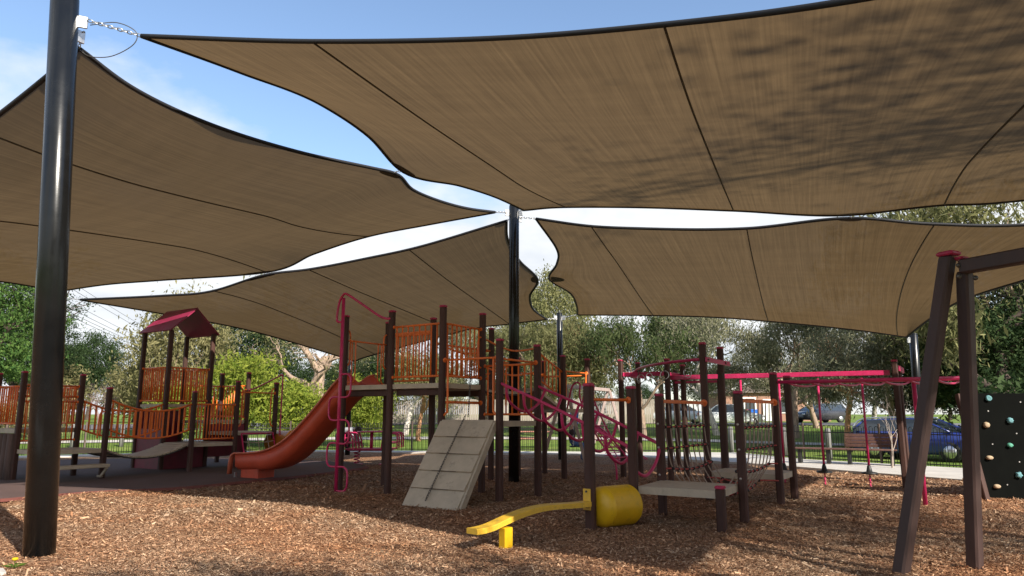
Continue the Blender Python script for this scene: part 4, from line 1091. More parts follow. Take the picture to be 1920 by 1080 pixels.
# ------------------------------------------------------------------ climbing wall
cw = thing('climbing_wall', 'black climbing wall with coloured hand holds at the right edge', 'climbing wall', (9.4, 13.1, 0))
wa, wb = V(8.42, 13.2), V(11.3, 12.9); wd = (wb - wa).normalized(); wnv = V(wd.y, -wd.x)
mb = MB(); mb.box((wa + wb) / 2 + UP * .94, ((wb - wa).length, .05, 1.86), (wd, -wnv, UP), .006); mb.build('panel', M['wall_black'], cw)
mb = MB(); mb.beam(V(8.30, 12.85, -.08), V(8.22, 13.22, 1.86), .11, .09, V(1, 0, 0), .012); mb.build('side_strut', M['post'], cw)
mb = MB(); mb.box(wb + wd * .1 + UP * .9, (.11, .11, 1.95), (wd, -wnv, UP), .012); mb.build('post', M['post'], cw)
def hold(u_, z, kind, m, r=.054):
    c = wa + wd * u_ + wnv * .026 + UP * z; mb = MB(); X = wd; Y = UP; n = 18
    def rad(a):
        if kind == 'ring': return 1.0
        if kind == 'star': return 1.0 + .16 * math.cos(8 * a)
        if kind == 'half': return 1.0 if math.sin(a) > -.1 else .55
        if kind == 'oval': return 1.0 / math.sqrt((math.cos(a) / 1.15) ** 2 + (math.sin(a) / .7) ** 2)
        return 1.0 + .22 * math.cos(5 * a + .6)
    lay = [(1.0, 0), (.98, .015), (.8, .045), (.4, .052 if kind != 'ring' else .02), (.12, .05 if kind != 'ring' else .03)]
    vs = []; fs = []
    for sc, hh in lay:
        for k in range(n):
            a = 2 * math.pi * k / n; q = r * rad(a) * sc
            vs.append(c + X * (math.cos(a) * q) + Y * (math.sin(a) * q) + wnv * hh)
    for i in range(len(lay) - 1):
        for k in range(n): l = (k + 1) % n; fs.append((i * n + k, i * n + l, i * n + n + l, i * n + n + k))
    fs.append(tuple((len(lay) - 1) * n + k for k in range(n)))
    mb.add(vs, fs, True); mb.build('hand_hold', M[m], cw)
for h_ in ((.30, 1.78, 'ring', 'hold_teal'), (.21, 1.30, 'star', 'hold_sand'), (.62, 1.38, 'star', 'hold_teal'), (.57, .93, 'half', 'hold_green'), (.20, .72, 'oval', 'hold_sand'), (.66, .42, 'blob', 'hold_teal'), (.27, .22, 'oval', 'hold_sand'), (1.0, 1.68, 'ring', 'hold_ochre'), (1.3, 1.2, 'star', 'hold_sand'), (1.4, .6, 'blob', 'hold_green'), (1.9, 1.5, 'half', 'hold_teal'), (2.2, .8, 'oval', 'hold_sand')):
    hold(*h_)
for u_, z in ((.27, 1.55), (.84, 1.71), (.28, .96), (.71, 1.15), (.70, .65), (.45, .25)):
    mb = MB(); mb.lathe([(.012, 0), (.012, .008)], wa + wd * u_ + wnv * .026 + UP * z, 8, wnv); mb.build('t_nut', M['bolt'], cw)

# ------------------------------------------------------------------ left play tower with roof and rope bridge
F = V(-9.2, 19.1); M1 = F + U * s_; K1 = M1 + W * s_; Rt = F + W * s_; Lf = F - U * s_; Bk = Rt - U * s_
N1 = M1 - W * 2.16; N2 = F - W * 2.16; N1p = N1 - W * s_; N2p = N2 - W * s_; N3p = N2p - U * s_; N3 = N2 - U * s_
Q2 = K1 + W * s_; Q1 = Rt + W * s_; T1 = Bk + W * s_
lt = thing('play_tower', 'roofed play tower with sagging plank bridge and orange rails at the left', 'play tower', (F.x, F.y, 0))
for p, z in ((M1, 2.05), (N1, 2.08), (N2, 2.42), (N1p, 2.10), (N2p, 2.43), (N3p, 2.43), (N3, 2.43), (K1, 2.36), (Q2, 2.36), (Q1, 2.69), (T1, 2.7)): post(lt, p, z)
for p in (F, Rt, Lf, Bk): post(lt, p, 3.74, cap=False)
# roof: ridge along U, open gables
oh = .11; hw = s_ / 2 + .1
rc = (F + Rt) / 2; re = (Lf + Bk) / 2
def roof_slope(sgn):
    e0_ = rc + U * oh + UP * 4.36; e1_ = re - U * oh + UP * 4.36
    w0 = rc + U * oh + W * (hw * sgn) + UP * 3.70; w1 = re - U * oh + W * (hw * sgn) + UP * 3.70
    n_ = (e1_ - e0_).cross(w0 - e0_).normalized()
    if n_.z < 0: n_ = -n_
    mb = MB(); mb.prism([e0_, e1_, w1, w0], n_, .035); return mb.build('roof_panel', M['maroon_roof'], lt)
M['maroon_roof'] = mat('maroon_roof', (0.24, 0.018, 0.06), 0.42, 0.25, 3, .1, 30)
roof_slope(-1); roof_slope(1)
mb = MB(); mb.tube([rc + U * oh + UP * 4.385, re - U * oh + UP * 4.385], .03, 8); mb.build('ridge_cap', M['maroon_roof'], lt)
def ldeck(*a, **k): return deck(lt, *a, **k)
ldeck((F, M1, K1, Rt), .76, .09); ldeck((Lf, F, Rt, Bk), 1.76, .08)
ldeck((N2p, N1p, N1, N2), .72, .09); ldeck((N3p + U * .002, N2p - U * .06, N2 - U * .06, N3), 1.17, .10); ldeck((Rt + W * .02, K1 + W * .02, Q2, Q1), 1.02, .09); ldeck((Bk, Rt, Q1, T1), 1.32, .08)
rail_panel(lt, F, Rt, 1.85, 2.73, 12); rail_panel(lt, Lf, F, 1.85, 2.73, 12); rail_panel(lt, Lf, Bk, 1.85, 2.73, 12); rail_panel(lt, Bk, Rt, 1.85, 2.73, 12)
rail_panel(lt, M1, K1, .86, 1.74, 12); rail_panel(lt, N3p, N2p, 1.28, 2.12, 10); rail_panel(lt, N3, N2, 1.28, 2.12, 10); rail_panel(lt, N2p, N2, .90, 1.78, 9); rail_panel(lt, N2p - U * .02 + W * .02, N2 - U * .02, 1.90, 2.15, 9)
rail_panel(lt, T1, Q1, 1.42, 2.32, 9); rail_panel(lt, Bk, T1, 1.42, 2.32, 9); rail_panel(lt, N3p, N3, 1.28, 2.12, 9)
bar_between(lt, K1, Q2, 2.08, .018)
for e, sg in ((K1, 1), (Q2, -1)):
    tube_part(lt, [e + W * (.06 * sg) + UP * 2.2, e + W * (.15 * sg) + UP * 2.12, e + W * (.17 * sg) + UP * 1.5, e + W * (.14 * sg) + UP * 1.22, e + W * (.05 * sg) + UP * 1.15], .019, 'orange', 'grab_handle')
for e, sg in ((Rt, 1), (Q1, -1)):
    tube_part(lt, [e + W * (.06 * sg) + UP * 2.2, e + W * (.15 * sg) + UP * 2.12, e + W * (.17 * sg) + UP * 1.6, e + W * (.14 * sg) + UP * 1.42, e + W * (.05 * sg) + UP * 1.38], .019, 'orange', 'grab_handle')
# maroon infill panels below the tower
def infill(a, b, z0, z1):
    d_ = (b - a).normalized(); mb = MB(); mb.beam(a + d_ * .06 + UP * ((z0 + z1) / 2), b - d_ * .06 + UP * ((z0 + z1) / 2), .03, z1 - z0, UP, .004); mb.build('infill_panel', M['maroon'], lt)
infill(Lf, F, .06, 1.10); infill(F, Rt, .06, .66); infill(Rt, Q1, .32, 1.22); infill(Lf, Bk, .06, 1.6)
# hanging plank bridge
nb = 19
def bz(f, e0_, e1_, sag): return e0_ + (e1_ - e0_) * f - 4 * sag * f * (1 - f)
for i in range(nb):
    f = (i + .5) / nb; c = (N1 + N2) / 2 + (M1 - N1) * (.03 + .94 * f); z = bz(f, .69, .73, .23)
    sl_ = (bz(min(1, f + .02), .69, .73, .23) - bz(f - .02, .69, .73, .23)) / (.04 * 2.16)
    X = (W + UP * sl_).normalized(); Z = X.cross(-U).normalized()
    if Z.z < 0: Z = -Z
    mb = MB(); mb.box(c + UP * z, (s_ - .14, .098, .045), (U, X, Z), .008); mb.build('bridge_plank', M['deck'], lt)
for a, b in ((N1, M1), (N2, F)):
    top_ = [a + (b - a) * f + UP * bz(f, 1.84, 1.77, .24) for f in np.linspace(.03, .97, 17)]
    low_ = [a + (b - a) * f + UP * bz(f, 1.17, 1.14, .24) for f in np.linspace(.03, .97, 17)]
    tr_ = tube_part(lt, top_, .024, 'orange', 'bridge_rail', smooth=False, n=8); tube_part(lt, low_, .022, 'orange', 'bridge_rail', smooth=False, n=8)
    nbar = 15
    for k in range(nbar):
        f = .05 + .9 * k / (nbar - 1); z0_ = bz(f, 1.17, 1.14, .24); z1_ = bz(f, 1.84, 1.77, .24)
        mb = MB(); mb.box(a + (b - a) * f + UP * ((z0_ + z1_) / 2), (.012, .042, z1_ - z0_), (U, W, UP)); mb.build('bridge_slat', M['orange'], tr_)
    mb = MB(); mb.tube([a + (b - a) * f + (U * -.1 if a is N1 else U * .1) + UP * (bz(f, .69, .73, .23) - .03) for f in np.linspace(.02, .98, 17)], .018, 6); mb.build('bridge_chain', M['chain_dark'], lt)
tube_part(lt, [N1 - W * .06 + UP * 1.55, N1 - W * .16 + UP * 1.5, N1 - W * .18 + UP * 1.2, N1 - W * .18 + UP * .95], .018, 'orange', 'grab_handle')
# side step
st0 = N1 - U * .15 - W * .35; sx = -U * .9 + W * -.5; 
mb = MB(); mb.box(N1 + U * .0 - W * .62 + U * .25 + UP * .36, (.34, 1.15, .07), AX, .008); stp = mb.build('step', M['deck'], lt)
mb = MB(); mb.beam(N1 + U * .4 - W * .1 + UP * .33, N1 + U * .16 - W * .1 + UP * .12, .06, .04, W, .004); mb.build('step_brace', M['deck'], stp)
mb = MB(); mb.beam(N1 + U * .19 - W * .1 + UP * .12, N1 + U * .04 - W * .1 + UP * .12, .06, .04, UP, .004); mb.build('step_brace', M['deck'], stp)
# dark log cubby below the high deck
for k in range(6):
    c = N3p + (N2p - N3p) * ((k + .5) / 6) - W * .03
    mb = MB(); mb.lathe([(.13, -.05), (.125, .5), (.12, 1.06)], c, 14); mb.build('log_upright', M['log'], lt)
# net ladder and magenta hoop at the right end
for e in (K1 + W * .12 + U * .1, Q2 - W * .12 + U * .1):
    tube_part(lt, [e + UP * .98, e + U * .28 + UP * .1, e + U * .32 - UP * .03], .022, 'magenta', 'ladder_side', smooth=False)
tube_part(lt, [K1 + W * .12 + U * .1 + UP * .97, Q2 - W * .12 + U * .1 + UP * .97], .022, 'magenta', 'ladder_head', smooth=False)
for k in (.25, .5, .75):
    tube_part(lt, [K1 + (Q2 - K1) * k + U * .1 + UP * .96, K1 + (Q2 - K1) * k + U * .36 + UP * .12], .012, 'rope', 'ladder_rope', smooth=False)
for k in (.25, .5, .78):
    a = K1 + W * .12 + U * (.1 + .28 * k) + UP * (.98 - .88 * k); b = Q2 - W * .12 + U * (.1 + .28 * k) + UP * (.98 - .88 * k)
    tube_part(lt, [a, (a + b) / 2 - UP * .04, b], .012, 'rope', 'ladder_rope')
hp = Q2 + U * .25
tube_part(lt, [Q1 + UP * 2.17, Q1 + (hp - Q1) * .35 + UP * 2.3, hp - U * .2 + UP * 2.55, hp - U * .06 + UP * 2.6, hp + UP * 2.52, hp + UP * 2.2, hp + UP * 1.2, hp + UP * -.05], .022, 'magenta', 'hoop_rail')
# amber crawl-tube mouth beside the ladder
tm = Q2 + W * .25 + U * .2
mb = MB(); ro = .33
mb.lathe([(ro, -.5), (ro, .35), (ro + .035, .36), (ro + .035, .4), (ro - .02, .41), (ro - .03, .35), (ro - .03, -.48)], tm + UP * .70, 28, U); mb.build('crawl_tube', M['amber'], lt)
for sg in (-1, 1):
    mb = MB(); mb.box(tm + W * (.2 * sg) + UP * .12, (.06, .06, .34), AX); mb.build('tube_leg', M['magenta'], lt)

# ------------------------------------------------------------------ loop-top fence
def hairpin_mesh():
    mb = MB(); w = .05; hgt = 1.14
    pts = [(-w, 0, .07), (-w, 0, hgt - .06)] + [(-w * math.cos(a), 0, hgt - .06 + w * math.sin(a)) for a in np.linspace(0.3, math.pi - .3, 6)] + [(w, 0, hgt - .06), (w, 0, .07)]
    mb.tube(pts, .0095, 5); return mb.mesh('hairpin', (0, 0, 0), M['fence'])
hp_me = hairpin_mesh()
fl_names = ['left stretch of the black loop-top fence beyond the roofed tower', 'long back stretch of the black loop-top fence behind the tower',
            'short return of the black loop-top fence near the bench', 'black loop-top fence behind the dark bench and blue car', 'black loop-top fence running on behind the climbing wall']
for i in range(5):
    a, b = V(*FENCE[i]), V(*FENCE[i + 1]); d_ = (b - a).normalized(); L = (b - a).length
    fo = thing('loop_top_fence', fl_names[i], 'fence', a, 'black loop-top fence round the playground')
    for z in (.12, .93):
        mb = MB(); mb.beam(a + UP * z, b + UP * z, .03, .03); mb.build('rail', M['fence'], fo)
    npn = max(1, round(L / 2.4))
    for k in range(npn + (1 if i == 4 else 0)):
        p = a + d_ * (L * k / npn); mb = MB(); mb.box(p + UP * .58, (.055, .055, 1.26), (d_, UP.cross(d_), UP), .006); mb.build('post', M['fence_post'], fo)
    n_ = int(L / .16); ang = math.atan2(d_.y, d_.x)
    for k in range(n_):
        shared('hairpin', hp_me, fo, a + d_ * (L * (k + .5) / n_), (0, 0, ang))

# ------------------------------------------------------------------ trees
def tube_np(mb, P, Rr, n=6):
    mb.tube(P, 0, n, radii=Rr, caps=False)

def grow(seed, H, spread, r0, levels=4, kids=(3, 4), trunk=0.35, lean=(0, 0), wig=0.25, up=0.25, split_z=None, shrink=0.68, length0=None):
    """returns wood MB and list of twig tips (pos, dir)"""
    rr = random.Random(seed); mb = MB(); tips = []
    def branch(p, d, L, r, lev):
        m = 5; pts = [p.copy()]; rad = [r]
        q = p.copy(); dd = d.copy()
        for k in range(m):
            dd = (dd + Vector((rr.gauss(0, wig), rr.gauss(0, wig), rr.gauss(0, wig * .6) + (up * .25 if lev > 0 else .06)))).normalized() if lev > 0 else (dd + Vector((rr.gauss(0, wig * .3), rr.gauss(0, wig * .3), .05))).normalized()
            q = q + dd * (L / m); pts.append(q.copy()); rad.append(r * (1 - .42 * (k + 1) / m))
        tube_np(mb, pts, rad, 8 if lev == 0 else (6 if lev < 3 else 4))
        if lev >= levels:
            tips.append((pts[-1], dd)); tips.append((pts[3], dd)); return
        if lev >= levels - 1: tips.append((pts[-2], dd))
        nk = rr.randint(*kids)
        a0 = rr.uniform(0, 6.28)
        for j in range(nk):
            f = 1.0 if j == 0 else rr.uniform(.55, 1.0); i0 = min(m, int(round(f * m)))
            az = a0 + j * 2 * math.pi / nk + rr.gauss(0, .4); tilt = rr.uniform(.45, .95) * spread
            X = dd.orthogonal().normalized(); Y = dd.cross(X)
            nd = (dd * math.cos(tilt) + (X * math.cos(az) + Y * math.sin(az)) * math.sin(tilt)).normalized()
            if nd.z < -.15: nd.z = -.1; nd.normalize()
            branch(pts[i0], nd, L * shrink * rr.uniform(.8, 1.15), rad[i0] * rr.uniform(.62, .78), lev + 1)
    branch(Vector((0, 0, -.15)), Vector((lean[0], lean[1], 1)).normalized(), H * trunk, r0, 0)
    return mb, tips

def leaves(name, centers, n_per, rad, size, aspect, droop, material, seed, flat=0.0):
    g_ = np.random.default_rng(seed); C = np.repeat(np.array([tuple(c) for c in centers]), n_per, axis=0); n = len(C)
    off = g_.normal(0, 1, (n, 3)); off *= (np.abs(g_.normal(0, .6, (n, 1))) + .25) / np.linalg.norm(off, axis=1, keepdims=True)
    off *= np.array(rad); off[:, 2] -= droop * np.abs(g_.normal(0, .5, n)) * rad[2]
    c = C + off
    ax = g_.normal(0, 1, (n, 3)); ax[:, 2] = ax[:, 2] * (1 - flat) - droop * 1.6; ax /= np.linalg.norm(ax, axis=1, keepdims=True)
    b = np.cross(ax, g_.normal(0, 1, (n, 3))); b /= np.linalg.norm(b, axis=1, keepdims=True)
    L = size * g_.lognormal(0, .28, n)[:, None]; Wd = L * aspect
    v = np.stack([c - ax * L * .5, c + b * Wd * .5 - ax * L * .05, c + ax * L * .5, c - b * Wd * .5 - ax * L * .05], 1).reshape(-1, 3)
    me = bpy.data.meshes.new(name); me.vertices.add(4 * n); me.vertices.foreach_set('co', v.astype(np.float32).ravel())
    me.loops.add(4 * n); me.loops.foreach_set('vertex_index', np.arange(4 * n, dtype=np.int32))
    me.polygons.add(n); me.polygons.foreach_set('loop_start', np.arange(0, 4 * n, 4, dtype=np.int32))
    me.materials.append(material); me.update(calc_edges=True); return me

TREE = {}
def proto(key, wood_mat, leaf_m, seed, n_per, rad, size, aspect, droop, extra=None, **k):
    mb, tips = grow(seed, **k)
    wm = mb.mesh('trunk', (0, 0, 0), M[wood_mat])
    cs = [t[0] for t in tips]
    if extra: cs = cs + extra
    lm = leaves('crown', cs, n_per, rad, size, aspect, droop, M[leaf_m], seed) if n_per else None
    TREE[key] = (wm, lm, M[leaf_m] if leaf_m else None)

def dome(seed, n, rx, rz, z0, hollow=.55):
    g_ = random.Random(seed); out = []
    while len(out) < n:
        p = Vector((g_.gauss(0, 1), g_.gauss(0, 1), g_.gauss(0, 1))).normalized() * g_.uniform(hollow, 1.0)
        if p.z > -.55: out.append(Vector((p.x * rx * g_.uniform(.8, 1.12), p.y * rx * g_.uniform(.8, 1.12), z0 + p.z * rz)))
    return out

# gum trees (about 10 m), drooping narrow leaves
proto('gumA', 'bark_gum', 'leaf_olive', 3, 36, (.56, .56, .62), .23, .22, .75, H=10, spread=1.0, r0=.24, levels=4, kids=(3, 4), trunk=.34, shrink=.70)
proto('gumB', 'bark_pale', 'leaf_grey', 8, 34, (.56, .56, .66), .22, .22, .8, H=10, spread=.85, r0=.20, levels=4, kids=(3, 4), trunk=.36, shrink=.70, lean=(.1, 0))
proto('gumC', 'bark_gum', 'leaf_green', 21, 38, (.56, .56, .72), .23, .24, .9, H=10, spread=.9, r0=.2, levels=4, kids=(3, 4), trunk=.3, shrink=.72)
proto('gumD', 'bark_orange', 'leaf_olive', 34, 34, (.54, .54, .64), .22, .22, .8, H=9, spread=1.05, r0=.2, levels=4, kids=(3, 4), trunk=.3, shrink=.72, lean=(-.12, 0))
# sparse twisted gums, few leaves
proto('twist', 'bark_gum', 'leaf_olive', 45, 9, (.55, .55, .5), .20, .24, .6, H=11, spread=1.15, r0=.42, levels=4, kids=(3, 3), trunk=.36, shrink=.72, wig=.42, lean=(-.16, 0))
proto('oak', 'bark_dark', 'leaf_olive', 51, 16, (.6, .6, .65), .20, .26, .8, H=11, spread=1.2, r0=.40, levels=4, kids=(3, 3), trunk=.3, shrink=.74, wig=.42)
# dense rounded evergreens
proto('dense', 'bark_dark', 'leaf_dark', 60, 62, (.75, .75, .55), .17, .45, .15, extra=dome(1, 420, 3.7, 3.2, 4.6), H=8, spread=.8, r0=.3, levels=2, kids=(3, 4), trunk=.35)
proto('cedar', 'bark_dark', 'leaf_cedar', 66, 56, (.9, .9, .34), .18, .42, .1, extra=dome(4, 460, 4.3, 4.6, 5.6), H=10, spread=1.0, r0=.32, levels=2, kids=(4, 5), trunk=.6)
proto('shade', 'bark_gum', 'leaf_green', 63, 66, (.9, .9, .6), .115, .45, .15, extra=dome(31, 150, 3.7, 1.5, 6.4, .3), H=9, spread=.7, r0=.2, levels=2, kids=(3, 4), trunk=.6)
proto('khaki', 'bark_gum', 'leaf_khaki', 71, 30, (.6, .6, .65), .22, .30, .7, extra=dome(7, 260, 2.7, 3.3, 4.2), H=9, spread=.8, r0=.18, levels=3, kids=(3, 4), trunk=.3)
proto('wattle', 'bark_dark', 'leaf_wattle', 77, 42, (.42, .42, .34), .16, .34, -.35, extra=dome(9, 300, 1.85, 1.7, 1.75, .4), H=3.2, spread=.8, r0=.08, levels=2, kids=(3, 4), trunk=.3)
proto('shrub', 'bark_dark', 'leaf_green', 81, 34, (.4, .4, .35), .15, .36, .1, extra=dome(12, 170, 1.5, 1.2, 1.1, .3), H=2.4, spread=.9, r0=.06, levels=2, kids=(3, 4), trunk=.25)
# leafless ones
mbw, _t = grow(90, 5.0, .75, .07, levels=5, kids=(3, 4), trunk=.22, shrink=.74, wig=.22); TREE['bare'] = (mbw.mesh('trunk', (0, 0, 0), M['twig_purple']), None, None)
mbw, _t = grow(95, 4.2, .62, .028, levels=3, kids=(2, 3), trunk=.14, shrink=.92, wig=.12, up=.45); TREE['sapling'] = (mbw.mesh('trunk', (0, 0, 0), M['twig_pale']), None, None)

def recolor(lm, material, name='crown'):
    m2 = lm.copy(); m2.materials.clear(); m2.materials.append(material); return m2
RC = {}
def tree(kind, x, y, h, rot, label, leaf=None, wide=1.0, group=None, cat='tree', name='tree', base=10.0, bark=None):
    wm, lm, _ = TREE[kind]
    t = thing(name, label, cat, (x, y, terrain(x, y) if y > 30 or abs(x) > 14 or y < 0 else 0.0), group)
    sc = h / base; t.scale = (sc * wide, sc * wide, sc); t.rotation_euler = (0, 0, R(rot))
    for nm, me in (('trunk', wm), ('crown', lm)):
        if me is None: continue
        if nm == 'crown' and leaf:
            k = (kind, leaf)
            if k not in RC: RC[k] = recolor(me, M[leaf])
            me = RC[k]
        if nm == 'trunk' and bark:
            k = (kind, bark, 'w')
            if k not in RC: RC[k] = recolor(me, M[bark])
            me = RC[k]
        ob = bpy.data.objects.new(nm, me); col.objects.link(ob); ob.parent = t
    return t
G1 = 'trees growing behind the playground fence'
T = tree
T('cedar', -31.5, 42, 11.5, 10, 'dark green layered cedar at the far left edge', name='cedar_tree', base=10.5, wide=.9)
T('cedar', -40, 58, 11, 130, 'dark-leaved evergreen behind the cedar at the left edge', name='cedar_tree', leaf='leaf_dark', base=10.5)
T('dense', -50, 85, 10.6, 0, 'round dark green tree standing alone against the left sky', base=8.0, wide=.78)
T('dense', -44.5, 88, 5.6, 50, 'smaller dark tree just right of the round dark tree', base=8.0)
T('bare', -31.5, 55, 5.3, 0, 'leafless purplish shrub behind the plank bridge', name='bare_shrub', cat='shrub', base=5.0, wide=1.5)
T('bare', -27.5, 56, 4.6, 70, 'second leafless purplish shrub, nearer the roofed tower', name='bare_shrub', cat='shrub', base=5.0, wide=1.4)
T('shrub', -38, 60, 5.0, 20, 'olive shrub behind the left pole', name='shrub', cat='shrub', leaf='leaf_khaki', base=2.4)
T('shrub', -30.5, 58, 4.6, 200, 'tall drab shrub behind the leafless purplish shrubs', name='shrub', cat='shrub', leaf='leaf_khaki', base=2.4, wide=1.1)
T('shrub', -24, 37, 2.3, 20, 'pale broad shrub seen through the plank bridge rails', name='shrub', cat='shrub', leaf='leaf_khaki', base=2.4)
T('shrub', -27.5, 40, 2.4, 120, 'pale low shrub at the left behind the bridge posts', name='shrub', cat='shrub', leaf='leaf_khaki', base=2.4)
T('khaki', -17.6, 38, 8.2, 30, 'pale khaki leafy tree behind the roofed tower', base=7.6)
T('khaki', -20.5, 41, 6.0, 110, 'lower khaki tree left of the roofed tower', base=7.6)
T('dense', -23.0, 62, 10.0, 200, 'dark round tree peeping out right of the roofed tower', base=8.0)
T('wattle', -12.6, 34, 4.5, 0, 'bright yellow-green wattle bush right of the roofed tower', name='wattle_bush', cat='bush', leaf='leaf_wattle', base=3.6, wide=.95, group='yellow-green bushes along the fence')
T('wattle', -15.0, 33, 3.0, 60, 'low yellow-green bush behind the magenta hoop rail', name='wattle_bush', cat='bush', base=3.6, wide=1.0, group='yellow-green bushes along the fence')
T('wattle', -9.9, 33.2, 3.1, 100, 'yellow-green bush behind the upper slide', name='wattle_bush', cat='bush', base=3.6, wide=1.0, group='yellow-green bushes along the fence')
T('wattle', -7.2, 34, 3.4, 200, 'yellow-green bush behind the climbing pole', name='wattle_bush', cat='bush', base=3.6, wide=.9, group='yellow-green bushes along the fence')
T('twist', -12.2, 45, 13.5, -15, 'twisted pale gum with bare crooked limbs above the slide', name='gum_tree', base=11.0, group=G1)
T('twist', -11.6, 41, 9.0, 160, 'leaning gum whose trunk slants right above the slide', name='gum_tree', base=11.0, group=G1)
T('dense', -9.4, 52, 5.8, 30, 'dark evergreen left of the tower posts', base=8.0, wide=1.0)
T('gumB', -6.2, 42, 9.0, 0, 'white-trunked gum seen under the upper deck', name='gum_tree', base=10.0, group=G1)
T('gumD', -4.9, 38, 6.4, 70, 'low gum with reddish trunk behind the ramp', name='gum_tree', base=9.0, group=G1)
T('gumA', -1.6, 46, 9.5, 120, 'olive gum behind the orange rails left of the centre pole', name='gum_tree', base=10.0, group=G1)
T('dense', 4.4, 76, 16.5, 10, 'tall round tree showing between two sails', leaf='leaf_olive', base=8.0, wide=.62)
T('gumA', 1.8, 41, 8.6, 210, 'olive gum right of the centre pole', name='gum_tree', base=10.0, group=G1)
T('gumD', 4.7, 43, 9.4, 10, 'gum with russet leaves behind the slim back pole', name='gum_tree', base=9.0, group=G1)
T('gumC', 7.3, 40, 9.4, 60, 'deep green weeping gum behind the roller bar', name='gum_tree', base=10.0, group=G1)
T('gumC', 9.6, 46, 10.4, 190, 'green gum filling the gap left of the tall twin posts', name='gum_tree', base=10.0, group=G1)
T('gumB', 11.9, 42, 9.6, 120, 'grey-green gum with pale trunk behind the twin posts', name='gum_tree', base=10.0, group=G1)
T('gumA', 15.6, 40, 9.6, 300, 'olive-grey gum above the magenta beam', name='gum_tree', leaf='leaf_grey', base=10.0, group=G1)
T('gumB', 17.4, 48, 7.6, 10, 'pale-trunked gum partly hiding the brick house', name='gum_tree', base=10.0, group=G1)
T('gumD', 14.4, 31, 7.0, 20, 'gum with orange trunk behind the bench', name='gum_tree', leaf='leaf_grey', base=9.0, group=G1)
T('gumA', 17.6, 33, 9.0, 80, 'olive gum overhanging the blue car', name='gum_tree', leaf='leaf_grey', base=10.0, group=G1)
T('dense', 19.2, 29, 6.5, 0, 'dark dense tree behind the swing legs', base=8.0)
T('dense', 24.0, 33, 8.0, 90, 'dark tree above the climbing wall', base=8.0)
T('shrub', 17.6, 23.5, 3.4, 60, 'dark hedge shrub just behind the climbing wall', name='shrub', cat='shrub', leaf='leaf_dark', base=2.4, wide=1.2)
T('shrub', 20.2, 23.0, 3.2, 160, 'dark hedge shrub at the right edge behind the climbing wall', name='shrub', cat='shrub', leaf='leaf_dark', base=2.4, wide=1.2)
T('oak', 18.6, 26, 10.6, 25, 'old tree with twisted dark limbs at the right edge', name='old_tree', base=10.0)
T('gumA', 19.5, 30, 15.0, 160, 'tall gum whose top shows between the two right sails', name='gum_tree', base=10.0, group=G1)
T('gumA', 20.2, 48, 6.4, 33, 'low spreading gum screening the dark car on the far road', name='gum_tree', leaf='leaf_grey', base=10.0, wide=1.35, group=G1)
T('gumB', 25.5, 51, 7.2, 210, 'low gum right of the dark car on the far road', name='gum_tree', base=10.0, wide=1.3, group=G1)
T('gumC', 16.2, 52, 6.2, 140, 'low green gum between the white car and the brick house', name='gum_tree', leaf='leaf_grey', base=10.0, wide=1.2, group=G1)
T('dense', 21.0, 36, 5.0, 70, 'dark clipped evergreen behind the blue car', base=8.0, wide=1.3)
T('dense', 25.5, 39, 5.6, 170, 'dark evergreen seen between the two swing legs', base=8.0, wide=1.3)
T('gumD', 25.5, 33, 14.5, 60, 'tall gum topping the far right sail edge', name='gum_tree', leaf='leaf_grey', base=9.0, group=G1)
T('sapling', 10.2, 19.6, 3.6, 0, 'pale leafless sapling in the concrete beside the blue car', name='bare_sapling', base=3.2, wide=1.1)
# far tree line closing the horizon
ORD = ['first', 'second', 'third', 'fourth', 'fifth', 'sixth', 'seventh', 'eighth', 'ninth', 'tenth', 'eleventh', 'twelfth', 'thirteenth', 'fourteenth', 'fifteenth', 'sixteenth', 'seventeenth']
fx = [-70, -62, -40, -33, -27, -17, -10, -3, 3, 10, 17, 25, 33, 42, 52, 63]
for i, x in enumerate(fx):
    T('dense' if i % 3 else 'khaki', x, 92 + 7 * math.sin(i * 2.1), 7.0 + 2.2 * math.sin(i * 1.7), 37 * i, ORD[i] + ' tree from the left in the distant row along the horizon', leaf=['leaf_olive', 'leaf_dark', 'leaf_green'][i % 3], base=8.0, wide=1.3, group='distant tree row')
# trees behind the viewer that throw the dappled shade
T('shade', 16.2, -5.2, 18.0, 20, 'tall dense tree right of the viewpoint, shading the large near sail', base=8.0, wide=.55)
T('oak', 7.2, -2.2, 9.5, 100, 'open gum behind the viewpoint, shading the near wood chips', name='gum_tree', base=10.0)
T('gumB', 4.3, -2.8, 10.5, 250, 'pale gum behind the viewpoint, dappling the left chips', name='gum_tree', base=10.0)
T('gumA', 1.2, -3.6, 8.8, 130, 'olive gum straight behind the viewpoint, dappling the chips by the thick pole', name='gum_tree', base=10.0)
T('gumC', 18.0, 1.5, 11.5, 200, 'green gum far right of the viewpoint, shading the right sail', name='gum_tree', base=10.0)

